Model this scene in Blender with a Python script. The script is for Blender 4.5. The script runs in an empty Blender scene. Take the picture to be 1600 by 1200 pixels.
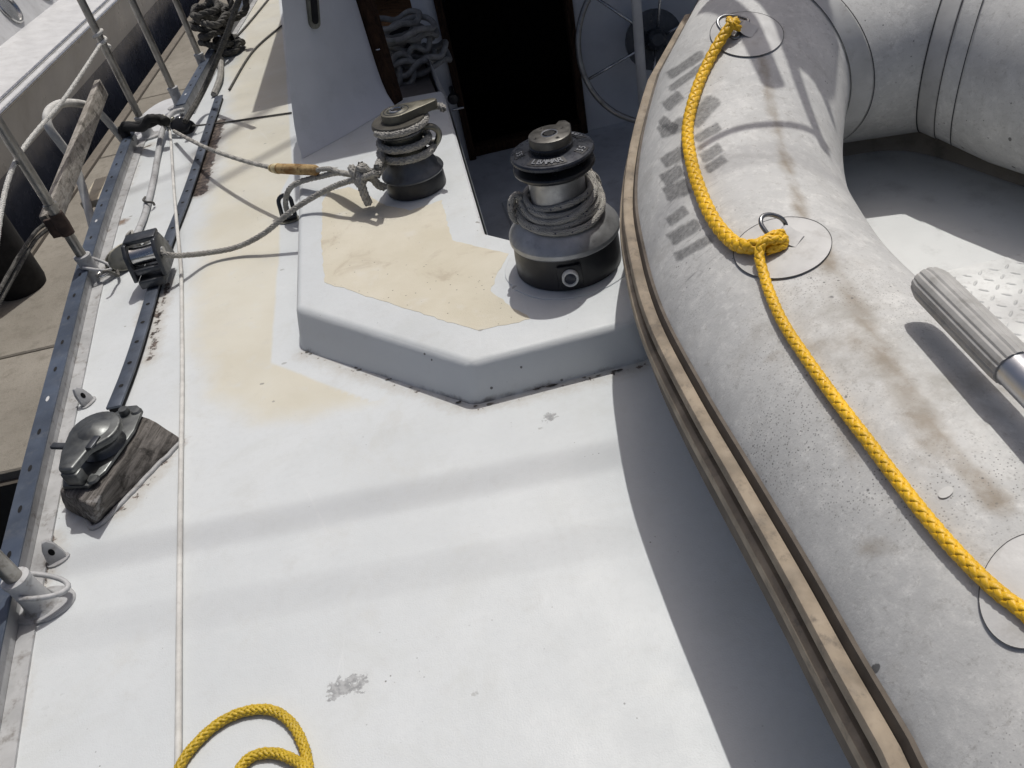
import bpy, bmesh, math, random
from mathutils import Vector, Matrix, noise
random.seed(7)
S = bpy.context.scene
COL = S.collection
R = math.radians
V = Vector

# ------------------------------------------------------------------ camera, world, sun, exposure
CAM_H, PITCH, ROLL, FPX = 0.9, R(40), R(13.3), 1209.0
FWD = V((0, math.cos(PITCH), -math.sin(PITCH)))
_r0 = V((1, 0, 0)); _u0 = _r0.cross(FWD)
RGT = _r0 * math.cos(ROLL) - _u0 * math.sin(ROLL)
UPV = _u0 * math.cos(ROLL) + _r0 * math.sin(ROLL)
EYE = V((0, 0, CAM_H))
cd = bpy.data.cameras.new('camera'); cam = bpy.data.objects.new('camera', cd); COL.objects.link(cam)
cd.sensor_width = 36; cd.lens = 36 * FPX / 1600; cd.clip_start = 0.02; cd.clip_end = 500
cam.matrix_world = Matrix(((RGT.x, UPV.x, -FWD.x, EYE.x), (RGT.y, UPV.y, -FWD.y, EYE.y), (RGT.z, UPV.z, -FWD.z, EYE.z), (0, 0, 0, 1)))
S.camera = cam
SUN = V((0.25, 0.41, 1.0)).normalized()
W = bpy.data.worlds.new('World'); S.world = W; W.use_nodes = True
nt = W.node_tree; sky = nt.nodes.new('ShaderNodeTexSky'); sky.sky_type = 'NISHITA'; sky.sun_disc = False
sky.dust_density = 5.5; sky.ozone_density = 0.7; sky.air_density = 0.65
sky.sun_elevation = math.asin(SUN.z); sky.sun_rotation = math.atan2(SUN.x, SUN.y)
nt.nodes['Background'].inputs[1].default_value = 0.075
nt.links.new(sky.outputs[0], nt.nodes['Background'].inputs[0])
ld = bpy.data.lights.new('sun', 'SUN'); ld.energy = 2.55; ld.angle = R(0.53); ld.color = (1, 0.975, 0.925)
lo = bpy.data.objects.new('sun', ld); COL.objects.link(lo); lo.location = (1, 2, 6)
lo.rotation_euler = SUN.to_track_quat('Z', 'Y').to_euler()
S.view_settings.view_transform = 'Standard'; S.view_settings.look = 'None'
S.view_settings.exposure = 0.0; S.view_settings.gamma = 1.0

# ------------------------------------------------------------------ measuring helpers (photo survey -> metres)
def ray(px, py): return FWD + RGT * ((px - 800) / FPX) + UPV * ((600 - py) / FPX)
def at(px, py, z=0.0):
    d = ray(px, py); return EYE + d * ((z - CAM_H) / d.z)
def aty(px, py, Y):
    d = ray(px, py); return EYE + d * (Y / d.y)
def atp(px, py, P, N):
    d = ray(px, py); return EYE + d * ((P - EYE).dot(N) / d.dot(N))
def proj(P):
    d = P - EYE; z = d.dot(FWD); return 800 + FPX * d.dot(RGT) / z, 600 - FPX * d.dot(UPV) / z
def up_to(base, py):                       # point straight above base seen at image row py
    lo_, hi = 0.0, 3.0
    for _ in range(40):
        m = (lo_ + hi) / 2
        if proj(base + V((0, 0, m)))[1] > py: lo_ = m
        else: hi = m
    return base + V((0, 0, lo_))

# ------------------------------------------------------------------ object helpers
def mesh(name, vf, mat=None, parent=None, smooth=False, loc=None, autosm=None):
    me = bpy.data.meshes.new(name); me.from_pydata([tuple(v) for v in vf[0]], [], vf[1]); me.update()
    if smooth:
        me.polygons.foreach_set('use_smooth', [True] * len(me.polygons))
        if autosm: me.set_sharp_from_angle(angle=R(autosm))
    if mat: me.materials.append(mat)
    o = bpy.data.objects.new(name, me); COL.objects.link(o)
    if parent: o.parent = parent
    if loc is not None: o.location = loc
    return o
def tag(o, label=None, cat=None, group=None, kind=None):
    if label: o['label'] = label
    if cat: o['category'] = cat
    if group: o['group'] = group
    if kind: o['kind'] = kind
    return o
def empty(name, loc=(0, 0, 0), rz=0):
    o = bpy.data.objects.new(name, None); COL.objects.link(o); o.location = loc; o.rotation_euler.z = rz
    o.empty_display_size = .02
    return o
def struct(name, vf, mat, **k): return tag(mesh(name, vf, mat, **k), kind='structure')
def join(*L):
    vs, fs = [], []
    for v, f in L:
        n = len(vs); vs += [V(p) for p in v]; fs += [[i + n for i in q] for q in f]
    return vs, fs
def xf(vf, M): return [M @ V(p) for p in vf[0]], vf[1]
def mv(vf, d): return [V(p) + V(d) for p in vf[0]], vf[1]
def from_bm(bm):
    bm.verts.ensure_lookup_table()
    for i, v in enumerate(bm.verts): v.index = i
    r = [v.co.copy() for v in bm.verts], [[v.index for v in f.verts] for f in bm.faces]; bm.free(); return r
def box(c, s, bev=0.0, seg=2):
    bm = bmesh.new(); bmesh.ops.create_cube(bm, size=1)
    for v in bm.verts: v.co = V((v.co.x * s[0] + c[0], v.co.y * s[1] + c[1], v.co.z * s[2] + c[2]))
    if bev: bmesh.ops.bevel(bm, geom=bm.edges[:], offset=bev, segments=seg, affect='EDGES', profile=.5)
    return from_bm(bm)
def prism(pts, z0, z1, bev=0.0, seg=2, pts0=None, allb=False):
    bm = bmesh.new(); n = len(pts); pts0 = pts0 or pts
    a = [bm.verts.new((p[0], p[1], z0)) for p in pts0]; b = [bm.verts.new((p[0], p[1], z1)) for p in pts]
    top = bm.faces.new(b); bm.faces.new(a[::-1])
    for i in range(n): bm.faces.new((a[i], a[(i + 1) % n], b[(i + 1) % n], b[i]))
    bm.normal_update(); bmesh.ops.recalc_face_normals(bm, faces=bm.faces[:])
    if bev:
        e = list(bm.edges) if allb else [e for e in bm.edges if all(v in b for v in e.verts)] + [e for e in bm.edges if (e.verts[0] in b) != (e.verts[1] in b)]
        bmesh.ops.bevel(bm, geom=e, offset=bev, segments=seg, affect='EDGES', profile=.5)
    bmesh.ops.triangulate(bm, faces=[f for f in bm.faces if len(f.verts) > 4])
    return from_bm(bm)
def lathe(prof, n=48, c=(0, 0, 0)):
    vs, fs = [], []; m = len(prof)
    for i in range(n):
        a = 2 * math.pi * i / n
        for r, z in prof: vs.append((c[0] + r * math.cos(a), c[1] + r * math.sin(a), c[2] + z))
    for i in range(n):
        j = (i + 1) % n
        for k in range(m - 1): fs.append([i * m + k, j * m + k, j * m + k + 1, i * m + k + 1])
    if prof[-1][0] > 0: fs.append([i * m + m - 1 for i in range(n)])
    if prof[0][0] > 0: fs.append([i * m for i in range(n)][::-1])
    return vs, fs
def catmull(P, ds=0.01, closed=False):
    P = [V(p) for p in P]; n = len(P); out = []
    rng = range(n if closed else n - 1)
    for i in rng:
        if closed: a, b, c, d = P[(i - 1) % n], P[i], P[(i + 1) % n], P[(i + 2) % n]
        else: a, b, c, d = P[max(i - 1, 0)], P[i], P[i + 1], P[min(i + 2, n - 1)]
        k = max(2, int((c - b).length / ds * 1.2))
        for j in range(k):
            t = j / k
            out.append(.5 * ((2 * b) + (c - a) * t + (2 * a - 5 * b + 4 * c - d) * t * t + (3 * b - a - 3 * c + d) * t ** 3))
    if not closed: out.append(P[-1])
    res = [out[0]]; acc = 0
    for p, q in zip(out, out[1:]):
        L = (q - p).length
        if L < 1e-9: continue
        while acc + L >= ds:
            f = (ds - acc) / L; p = p + (q - p) * f; L *= (1 - f); res.append(p.copy()); acc = 0
            if L < 1e-9: break
        acc += L
    if not closed and (res[-1] - out[-1]).length > ds * .2: res.append(out[-1])
    return res
def frames(P):
    T = []
    for i in range(len(P)):
        t = P[min(i + 1, len(P) - 1)] - P[max(i - 1, 0)]; T.append(t.normalized() if t.length > 1e-9 else V((1, 0, 0)))
    u = T[0].cross(V((0, 0, 1)))
    if u.length < .1: u = T[0].cross(V((0, 1, 0)))
    u.normalize(); out = []
    for t in T:
        u = (u - t * u.dot(t)); u.normalize(); out.append((t, u.copy(), t.cross(u)))
    return out
def tube(P, r, n=10, closed=False, caps=True):
    P = [V(p) for p in P]; fr = frames(P); vs, fs = [], []; m = len(P)
    for i, (p, (t, u, w)) in enumerate(zip(P, fr)):
        rr = r[i] if isinstance(r, (list, tuple)) else r
        for k in range(n):
            a = 2 * math.pi * k / n; vs.append(p + u * (rr * math.cos(a)) + w * (rr * math.sin(a)))
    for i in range(m if closed else m - 1):
        j = (i + 1) % m
        for k in range(n): fs.append([i * n + k, i * n + (k + 1) % n, j * n + (k + 1) % n, j * n + k])
    if caps and not closed: fs += [[k for k in range(n)][::-1], [(m - 1) * n + k for k in range(n)]]
    return vs, fs
def braid(P, rad, m=6, pitch=None, ds=None, fuzz=0.0, nseg=5):
    pitch = pitch or rad * 7; ds = ds or pitch / (m * 3.2)
    P = catmull(P, ds); fr = frames(P); vs, fs = [], []; w = 2 * math.pi / pitch
    R0 = rad * .80; amp = rad * .13; tw = math.pi * R0 / m * .88; th = rad * .24
    for dirn in (1, -1):
        for i in range(m):
            base = len(vs); s = 0; ph = 2 * math.pi * i / m; jit = random.uniform(-.06, .06) * rad
            for q, (p, (t, u, b)) in enumerate(zip(P, fr)):
                if q: s += (p - P[q - 1]).length
                an = ph + dirn * w * s; c = dirn * amp * math.cos(m * w * s) + jit * .3
                rd = u * math.cos(an) + b * math.sin(an); tg = (b * math.cos(an) - u * math.sin(an))
                k = dirn * w * R0; side = (tg - t * k).normalized()
                cen = p + rd * (R0 + c)
                for k2 in range(nseg):
                    a = 2 * math.pi * k2 / nseg + .3
                    vs.append(cen + side * (tw * math.cos(a)) + rd * (th * math.sin(a)))
            nn = len(P)
            for q in range(nn - 1):
                for k2 in range(nseg):
                    fs.append([base + q * nseg + k2, base + q * nseg + (k2 + 1) % nseg, base + (q + 1) * nseg + (k2 + 1) % nseg, base + (q + 1) * nseg + k2])
    return join((vs, fs), tube(P[::2] + [P[-1]], rad * .72, 8))
def laid(P, rad, m=3, pitch=None, nseg=8):
    pitch = pitch or rad * 7; ds = pitch / 9
    P = catmull(P, ds); fr = frames(P); out = []
    for i in range(m):
        s = 0; Q = []
        for q, (p, (t, u, b)) in enumerate(zip(P, fr)):
            if q: s += (p - P[q - 1]).length
            an = 2 * math.pi * (i / m + s / pitch); Q.append(p + (u * math.cos(an) + b * math.sin(an)) * rad * .5)
        out.append(tube(Q, rad * .54, nseg))
    return join(*out)
def bar(a, b, r, n=12): return tube([a, b], r, n)
def strip(A, B): # quad strip between two polylines
    n = len(A); return list(A) + list(B), [[i, i + 1, n + i + 1, n + i] for i in range(n - 1)]
def sweep_rect(P, w, h, up=V((0, 0, 1)), tw=0.0):
    P = [V(p) for p in P]; vs, fs = [], []
    for i, p in enumerate(P):
        t = (P[min(i + 1, len(P) - 1)] - P[max(i - 1, 0)]).normalized(); s = t.cross(up).normalized(); u = s.cross(t)
        for a, b in ((-1, 0), (1, 0), (1, 1), (-1, 1)): vs.append(p + s * (a * w / 2) + u * (b * h))
    n = len(P)
    for i in range(n - 1):
        for k in range(4): fs.append([i * 4 + k, i * 4 + (k + 1) % 4, i * 4 + 4 + (k + 1) % 4, i * 4 + 4 + k])
    fs += [[3, 2, 1, 0], [n * 4 - 4, n * 4 - 3, n * 4 - 2, n * 4 - 1]]
    bm = bmesh.new(); bv = [bm.verts.new(v) for v in vs]
    for f in fs: bm.faces.new([bv[i] for i in f])
    bmesh.ops.recalc_face_normals(bm, faces=bm.faces[:]); return from_bm(bm)
def bevel_vf(vf, off, seg=2, ang=30):
    bm = bmesh.new(); bv = [bm.verts.new(v) for v in vf[0]]
    for f in vf[1]: bm.faces.new([bv[i] for i in f])
    bmesh.ops.recalc_face_normals(bm, faces=bm.faces[:]); bm.normal_update()
    e = [e for e in bm.edges if len(e.link_faces) == 2 and e.calc_face_angle() > R(ang)]
    bmesh.ops.bevel(bm, geom=e, offset=off, segments=seg, affect='EDGES', profile=.5); return from_bm(bm)
def seg_dist(p, a, b):
    ab = b - a; t = max(0, min(1, (p - a).dot(ab) / ab.length_squared)); return (p - a - ab * t).length, t
def cream_val(p, poly, sharp):
    ins = False; n = len(poly); d1 = d2 = 1e9
    for i in range(n):
        a, b = poly[i], poly[(i + 1) % n]; d = seg_dist(p, a, b)[0]
        if i in sharp: d1 = min(d1, d)
        else: d2 = min(d2, d)
        if (a.y > p.y) != (b.y > p.y) and p.x < (b.x - a.x) * (p.y - a.y) / (b.y - a.y) + a.x: ins = not ins
    if ins: return min(d1 * 8, d2 * .8)
    return -d1 * 8 if d1 < d2 else -d2 * .8
def poly_sd(p, poly):  # signed, + inside
    d = 1e9; ins = False; n = len(poly)
    for i in range(n):
        a, b = poly[i], poly[(i + 1) % n]; d = min(d, seg_dist(p, a, b)[0])
        if (a.y > p.y) != (b.y > p.y) and p.x < (b.x - a.x) * (p.y - a.y) / (b.y - a.y) + a.x: ins = not ins
    return d if ins else -d
def line_d(p, L): return min(seg_dist(p, a, b)[0] for a, b in zip(L, L[1:]))

# ------------------------------------------------------------------ material helpers
class NT:
    def __init__(s, name):
        s.m = bpy.data.materials.new(name); s.m.use_nodes = True; s.t = s.m.node_tree; s.b = s.t.nodes['Principled BSDF']
        s.pos = s.n('ShaderNodeNewGeometry').outputs['Position']
    def n(s, ty, **k):
        x = s.t.nodes.new(ty)
        for a, b in k.items(): setattr(x, a, b)
        return x
    def l(s, a, b): s.t.links.new(a, b)
    def setin(s, inp, v):
        if hasattr(v, 'is_linked'): s.l(v, inp)
        elif isinstance(v, (tuple, list)): inp.default_value = (*v, 1) if len(v) == 3 and inp.type == 'RGBA' else v
        else: inp.default_value = v
    def noise(s, sc, det=4, rough=.55, vec=None, dist=0.0):
        x = s.n('ShaderNodeTexNoise'); x.inputs['Scale'].default_value = sc; x.inputs['Detail'].default_value = det
        x.inputs['Roughness'].default_value = rough; x.inputs['Distortion'].default_value = dist; s.l(vec or s.pos, x.inputs['Vector']); return x.outputs['Fac']
    def vor(s, sc, feat='F1', out='Distance', vec=None):
        x = s.n('ShaderNodeTexVoronoi'); x.feature = feat; x.inputs['Scale'].default_value = sc; s.l(vec or s.pos, x.inputs['Vector']); return x.outputs[out]
    def ramp(s, v, a, b, c0=0.0, c1=1.0):
        x = s.n('ShaderNodeMapRange'); x.interpolation_type = 'SMOOTHSTEP'
        s.setin(x.inputs[0], v)
        for i, q in enumerate((a, b, c0, c1)): x.inputs[i + 1].default_value = q
        return x.outputs[0]
    def math(s, op, a, b=0.0):
        x = s.n('ShaderNodeMath'); x.operation = op; s.setin(x.inputs[0], a); s.setin(x.inputs[1], b); return x.outputs[0]
    def mix(s, f, a, b, blend='MIX'):
        x = s.n('ShaderNodeMix'); x.data_type = 'RGBA'; x.blend_type = blend
        s.setin(x.inputs[0], f); s.setin(x.inputs[6], a); s.setin(x.inputs[7], b); return x.outputs[2]
    def attr(s, name):
        x = s.n('ShaderNodeAttribute'); x.attribute_name = name; return x.outputs['Fac']
    def map(s, scale=(1, 1, 1), rot=(0, 0, 0), vec=None):
        x = s.n('ShaderNodeMapping'); x.inputs['Scale'].default_value = scale; x.inputs['Rotation'].default_value = rot; s.l(vec or s.pos, x.inputs['Vector']); return x.outputs[0]
    def bump(s, h, strength=.3, dist=.002, prev=None):
        x = s.n('ShaderNodeBump'); x.inputs['Strength'].default_value = strength; x.inputs['Distance'].default_value = dist; s.l(h, x.inputs['Height'])
        if prev: s.l(prev, x.inputs['Normal'])
        return x.outputs[0]
    def out(s, col, rough=.5, metal=0.0, normal=None, spec=None):
        s.setin(s.b.inputs['Base Color'], col); s.setin(s.b.inputs['Roughness'], rough); s.setin(s.b.inputs['Metallic'], metal)
        if normal: s.l(normal, s.b.inputs['Normal'])
        if spec is not None: s.b.inputs['Specular IOR Level'].default_value = spec
        return s.m
def sc(c, k): return tuple(min(1, x * k) for x in c)
def plain(name, col, rough=.5, metal=0.0, var=.12, scale=9, bump=.15, bscale=180, dirt=0.0, dirtcol=(.06, .05, .04), bd=.0008, spec=None):
    t = NT(name); n1 = t.noise(scale, 5); c = t.mix(t.ramp(n1, .3, .7), sc(col, 1 - var), sc(col, 1 + var))
    if dirt: c = t.mix(t.math('MULTIPLY', t.ramp(t.noise(scale * 2.3, 8, .7), .5, .72), dirt), c, dirtcol)
    r = t.ramp(t.noise(scale * 3, 5), .3, .7, max(.02, rough - .09), min(1, rough + .09))
    return t.out(c, r, metal, t.bump(t.noise(bscale, 4), bump, bd) if bump else None, spec)

# --- white painted deck with wear: attributes cream (signed m), worn, stain are laid on the mesh
def deck_paint(name, attrs=True):
    t = NT(name); P = t.pos
    white = t.mix(t.ramp(t.noise(2.3, 5, .6), .3, .7), (.553, .580, .592), (.610, .636, .648))
    white = t.mix(t.math('MULTIPLY', t.ramp(t.noise(6, 6, .65, dist=.6), .50, .75), .45), white, (.50, .515, .50))
    # faint brushed-on streaks
    st = t.noise(14, 5, .6, vec=t.map((1, 9, 1), (0, 0, .5)))
    white = t.mix(t.math('MULTIPLY', t.ramp(st, .5, .8), .16), white, (.68, .695, .69))
    white = t.mix(t.math('MULTIPLY', t.ramp(t.noise(95, 7, .75), .45, .7), .30), white, (.52, .535, .54))
    white = t.mix(t.math('MULTIPLY', t.ramp(t.noise(3.1, 9, .75, dist=1.5), .53, .72), .35), white, (.50, .50, .47))
    col = white; bumpc = t.noise(420, 3, .6)
    if attrs:
        cr = t.math('ADD', t.attr('cream'), t.math('MULTIPLY', t.math('SUBTRACT', t.noise(5, 7, .66), .5), .10))
        cream = t.mix(t.ramp(t.noise(4, 6), .3, .7), (.57, .54, .445), (.625, .605, .525))
        cream = t.mix(t.math('MULTIPLY', t.ramp(t.noise(9, 6, .6, dist=1), .55, .72), .5), cream, (.57, .555, .50))
        col = t.mix(t.math('MULTIPLY', t.ramp(cr, -.02, .05), t.ramp(t.noise(24, 5), .2, .45, .6, .96)), white, cream)
    # dirt film
    col = t.mix(t.math('MULTIPLY', t.ramp(t.noise(11, 9, .72), .56, .8), .25), col, (.36, .34, .30))
    # pin specks and chips
    sp = t.math('ADD', t.vor(58), t.math('MULTIPLY', t.noise(31, 3), .10)); gate = t.ramp(t.noise(6.5, 5, .65), .50, .66)
    speck = t.math('MULTIPLY', t.ramp(sp, .095, .13, 1, 0), gate)
    col = t.mix(t.math('MULTIPLY', speck, .8), col, (.10, .095, .09))
    sp2 = t.vor(13, vec=t.map((1, 1.4, 1), (0, 0, .7))); g2 = t.ramp(t.noise(5.1, 3), .53 if attrs else .46, .60 if attrs else .55)
    chip = t.math('MULTIPLY', t.ramp(t.math('ADD', sp2, t.math('MULTIPLY', t.noise(160, 4), .10)), .11, .13, 1, 0), g2)
    col = t.mix(t.math('MULTIPLY', chip, .75), col, (.22, .215, .20))
    h = t.math('SUBTRACT', bumpc, t.math('MULTIPLY', chip, 1.5))
    # scratches
    scn = t.vor(5, 'DISTANCE_TO_EDGE', vec=t.map((1, .16, 1), (0, 0, -.9)))
    col = t.mix(t.math('MULTIPLY', t.math('MULTIPLY', t.ramp(scn, .002, .005, 1, 0), t.ramp(t.noise(4.3, 3), .54, .66)), .16), col, (.72, .73, .73))
    if attrs:
        w = t.math('ADD', t.attr('worn'), t.math('MULTIPLY', t.math('SUBTRACT', t.noise(38, 9, .75), .5), .075))
        col = t.mix(t.math('MULTIPLY', t.ramp(w, -.03, .006), .5), col, (.40, .36, .30))
        wc = t.mix(t.ramp(t.noise(70, 6, .7), .4, .62), (.035, .028, .026), (.17, .135, .115))
        col = t.mix(t.ramp(w, 0, .004), col, wc)
        g = t.math('ADD', t.attr('grey'), t.math('MULTIPLY', t.math('SUBTRACT', t.noise(75, 7, .75), .5), .055))
        col = t.mix(t.math('MULTIPLY', t.ramp(g, 0, .003), .8), col, t.mix(t.ramp(t.noise(130, 4), .4, .6), (.20, .205, .21), (.36, .365, .37)))
        ru = t.math('ADD', t.attr('rust'), t.math('MULTIPLY', t.math('SUBTRACT', t.noise(80, 7, .7), .5), .04))
        col = t.mix(t.math('MULTIPLY', t.ramp(ru, -.012, .012), .85), col, (.16, .085, .035))
        h = t.math('SUBTRACT', h, t.math('MULTIPLY', t.ramp(w, 0, .004), 2.0))
        # long waves of the old laminate
    wav = t.bump(t.noise(5.5, 4, .6), .22, .012)
    return t.out(col, t.ramp(t.noise(7, 5), .3, .7, .38, .6), 0, t.bump(h, .22, .0016, wav), .35)
MATS = {}
M_deck = deck_paint('deck_paint'); M_coam = deck_paint('coaming_paint', False)
def coam_face():
    t = NT('coaming_weathered_paint'); P = t.pos
    sx = t.n('ShaderNodeSeparateXYZ'); t.l(P, sx.inputs[0])
    col = t.mix(t.ramp(t.noise(3, 5), .3, .7), (.60, .622, .63), (.66, .68, .685))
    col = t.mix(t.math('MULTIPLY', t.ramp(t.noise(15, 8, .7), .58, .8), .3), col, (.42, .39, .35))
    # grime line with cracks along the foot of the moulding (z < 2 cm)
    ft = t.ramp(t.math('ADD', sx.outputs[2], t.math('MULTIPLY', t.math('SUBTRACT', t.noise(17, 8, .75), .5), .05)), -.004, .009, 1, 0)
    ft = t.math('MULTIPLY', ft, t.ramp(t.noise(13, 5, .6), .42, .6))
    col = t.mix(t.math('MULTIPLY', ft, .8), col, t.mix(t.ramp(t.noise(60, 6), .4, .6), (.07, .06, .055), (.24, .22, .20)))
    sp = t.math('MULTIPLY', t.ramp(t.math('ADD', t.vor(34), t.math('MULTIPLY', t.noise(150, 4), .12)), .13, .16, 1, 0), t.ramp(t.noise(6, 4), .46, .54))
    col = t.mix(t.math('MULTIPLY', sp, .85), col, (.09, .085, .08))
    n = t.bump(t.noise(5, 4, .6), .3, .012); n = t.bump(t.math('SUBTRACT', t.noise(300, 3), t.math('MULTIPLY', sp, 2)), .25, .0015, n)
    return t.out(col, .5, 0, n, .35)
M_face = coam_face()
def cream_mat():
    t = NT('cream_nonskid_paint')
    c = t.mix(t.ramp(t.noise(6, 6), .3, .7), (.565, .525, .42), (.63, .595, .50))
    c = t.mix(t.math('MULTIPLY', t.ramp(t.noise(7, 8, .7, dist=1.2), .54, .70), .55), c, (.40, .34, .26))
    c = t.mix(t.math('MULTIPLY', t.ramp(t.noise(10, 5, .6), .60, .74), .7), c, (.62, .60, .54))
    sp = t.math('MULTIPLY', t.ramp(t.vor(60), .07, .11, 1, 0), t.ramp(t.noise(5, 4), .45, .58))
    c = t.mix(t.math('MULTIPLY', sp, .75), c, (.16, .14, .11))
    n = t.bump(t.noise(9, 5, .6), .25, .01); n = t.bump(t.noise(520, 3, .7), .5, .0015, n)
    return t.out(c, .68, 0, n, .25)
M_cream = cream_mat()
def tube_mat():
    t = NT('weathered_grey_hypalon')
    c = t.mix(t.ramp(t.noise(5, 6, .6), .3, .7), (.475, .477, .468), (.58, .58, .565))
    c = t.mix(t.math('MULTIPLY', t.ramp(t.noise(28, 8, .75), .45, .72), .6), c, (.70, .695, .67))
    c = t.mix(t.math('MULTIPLY', t.ramp(t.noise(9, 9, .75, dist=.8), .50, .70), .5), c, (.36, .352, .335))
    c = t.mix(t.math('MULTIPLY', t.ramp(t.noise(70, 8, .8), .52, .66), .45), c, (.75, .745, .72))
    c = t.mix(t.math('MULTIPLY', t.ramp(t.noise(95, 8, .8, dist=.5), .53, .66), .5), c, (.30, .29, .27))
    s = t.math('ADD', t.attr('stain'), t.math('MULTIPLY', t.math('SUBTRACT', t.noise(16, 8, .72), .5), .035))
    c = t.mix(t.math('MULTIPLY', t.ramp(s, -.012, .008), t.ramp(t.noise(11, 5), .28, .52, .35, .85)), c, (.25, .205, .15))
    # mould specks on the lower run
    mo = t.attr('mould'); sp = t.ramp(t.math('ADD', t.vor(300), t.math('MULTIPLY', t.noise(24, 5, .7), .55)), .42, .58, 1, 0)
    c = t.mix(t.math('MULTIPLY', t.math('MULTIPLY', sp, t.ramp(t.noise(6, 7, .7), .40, .60)), t.math('MULTIPLY', mo, .8)), c, (.13, .13, .125))
    c = t.mix(t.math('MULTIPLY', t.ramp(t.noise(5, 7, .7), .5, .68), t.math('MULTIPLY', mo, .6)), c, (.26, .24, .205))
    # scuffs: dark rubbed marks
    chip = t.math('MULTIPLY', t.ramp(t.math('ADD', t.vor(15, vec=t.map((1, 1.7, 1.3), (0, 0, .6))), t.math('MULTIPLY', t.noise(120, 5), .14)), .155, .18, 1, 0), t.ramp(t.noise(4.2, 4), .5, .56))
    c = t.mix(t.math('MULTIPLY', chip, .8), c, (.07, .07, .07))
    pin = t.math('MULTIPLY', t.ramp(t.vor(60), .06, .10, 1, 0), t.ramp(t.noise(6, 3), .46, .56))
    c = t.mix(t.math('MULTIPLY', pin, .7), c, (.08, .08, .08))
    strk = t.noise(22, 6, .65, vec=t.map((1, 6, 1), (0, 0, -.9)))
    c = t.mix(t.math('MULTIPLY', t.ramp(strk, .55, .75), t.math('MULTIPLY', t.attr('smear'), .75)), c, (.15, .15, .155))
    n = t.bump(t.noise(330, 4, .7), .3, .0012); n = t.bump(t.noise(14, 5), .18, .006, n)
    return t.out(c, t.ramp(t.noise(8, 4), .3, .7, .5, .72), 0, n, .3)
M_tube = tube_mat()
M_patch = plain('grey_hypalon_patch', (.53, .527, .515), .6, var=.1, scale=16, bump=.25, bscale=260, dirt=.3, dirtcol=(.25, .23, .2))
M_seam = plain('dark_glue_line', (.035, .035, .037), .7)
M_tape = plain('grey_seam_tape', (.48, .478, .465), .6, var=.12, scale=14, bump=.2, dirt=.35, dirtcol=(.2, .18, .15))
M_rub = plain('tan_rubbing_strake', (.27, .222, .165), .75, var=.28, scale=22, bump=.45, bscale=120, dirt=.75, dirtcol=(.10, .085, .07))
M_rubd = plain('brown_grey_rubber', (.10, .083, .066), .8, var=.25, scale=18, bump=.3, dirt=.4)
M_yel = plain('yellow_polypropylene', (.78, .46, .014), .42, var=.14, scale=22, bump=.5, bscale=1100, bd=.0007, dirt=.45, dirtcol=(.50, .29, .02))
M_yel2 = plain('faded_yellow_polypropylene', (.50, .34, .02), .5, var=.12, scale=30, bump=.3, bscale=900, dirt=.4, dirtcol=(.25, .2, .05))
M_rope = plain('grey_white_braid', (.33, .32, .295), .8, var=.2, scale=40, bump=.3, bscale=900, dirt=.5, dirtcol=(.14, .13, .12))
M_ropew = plain('pale_line', (.56, .555, .53), .7, var=.14, scale=30, bump=.25, dirt=.3, dirtcol=(.3, .28, .25))
M_roped = plain('dark_weathered_rope', (.075, .072, .066), .85, var=.35, scale=40, bump=.3, dirt=.4, dirtcol=(.35, .34, .31))
def fleck_mat():
    t = NT('flecked_braid'); c = t.mix(t.ramp(t.noise(40, 5), .3, .7), (.31, .30, .275), (.44, .425, .39))
    f = t.ramp(t.vor(95), .16, .20, 1, 0); c = t.mix(t.math('MULTIPLY', f, .9), c, (.03, .035, .07))
    n = t.bump(t.noise(500, 4), .4, .001); return t.out(c, .8, 0, n)
M_fleck = fleck_mat()
M_black = plain('black_anodised', (.014, .015, .018), .33, .0, var=.25, scale=20, bump=.08, dirt=.25, dirtcol=(.06, .06, .065))
M_blackp = plain('matt_black_plastic', (.012, .0125, .015), .42, var=.25, scale=12, bump=.1, dirt=.2, dirtcol=(.05, .05, .05))
M_gun = plain('dark_grey_anodised', (.075, .08, .088), .36, .75, var=.2, scale=20, bump=.08, dirt=.4, dirtcol=(.16, .16, .16))
M_cast = plain('worn_bead_blasted_alloy', (.38, .385, .39), .42, .65, var=.15, scale=25, bump=.25, bscale=700, dirt=.35, dirtcol=(.12, .12, .12))
M_old = plain('tarnished_bronze', (.23, .225, .19), .38, .85, var=.3, scale=22, bump=.15, dirt=.55, dirtcol=(.07, .07, .055))
M_blk = plain('tarnished_block_steel', (.12, .126, .126), .42, .75, var=.3, scale=24, bump=.12, dirt=.5, dirtcol=(.05, .052, .05))
M_steel = plain('stainless_steel', (.55, .55, .54), .22, 1.0, var=.1, scale=14, bump=.05, dirt=.35, dirtcol=(.2, .17, .13))
M_steelw = plain('weathered_steel_tube', (.36, .345, .32), .38, .8, var=.2, scale=20, bump=.1, dirt=.6, dirtcol=(.10, .08, .06))
M_alu = plain('blue_grey_anodised_rail', (.06, .078, .112), .5, .2, var=.25, scale=10, bump=.12, dirt=.35, dirtcol=(.18, .19, .20))
M_trk = plain('grey_blue_track_alloy', (.075, .09, .118), .45, .3, var=.2, scale=18, bump=.12, dirt=.4, dirtcol=(.05, .05, .05))
M_hole = plain('dark_hole', (.006, .006, .007), .9)
M_paintg = plain('flaking_grey_paint', (.40, .405, .41), .6, var=.15, scale=18, bump=.4, bscale=120, dirt=.7, dirtcol=(.12, .10, .08))
M_whitep = plain('old_white_gloss', (.56, .565, .57), .4, var=.08, scale=10, bump=.12, dirt=.3, dirtcol=(.3, .28, .25))
M_grey = plain('white_gelcoat', (.60, .615, .64), .38, var=.07, scale=4, bump=.05, dirt=.25, dirtcol=(.4, .41, .42))
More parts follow.
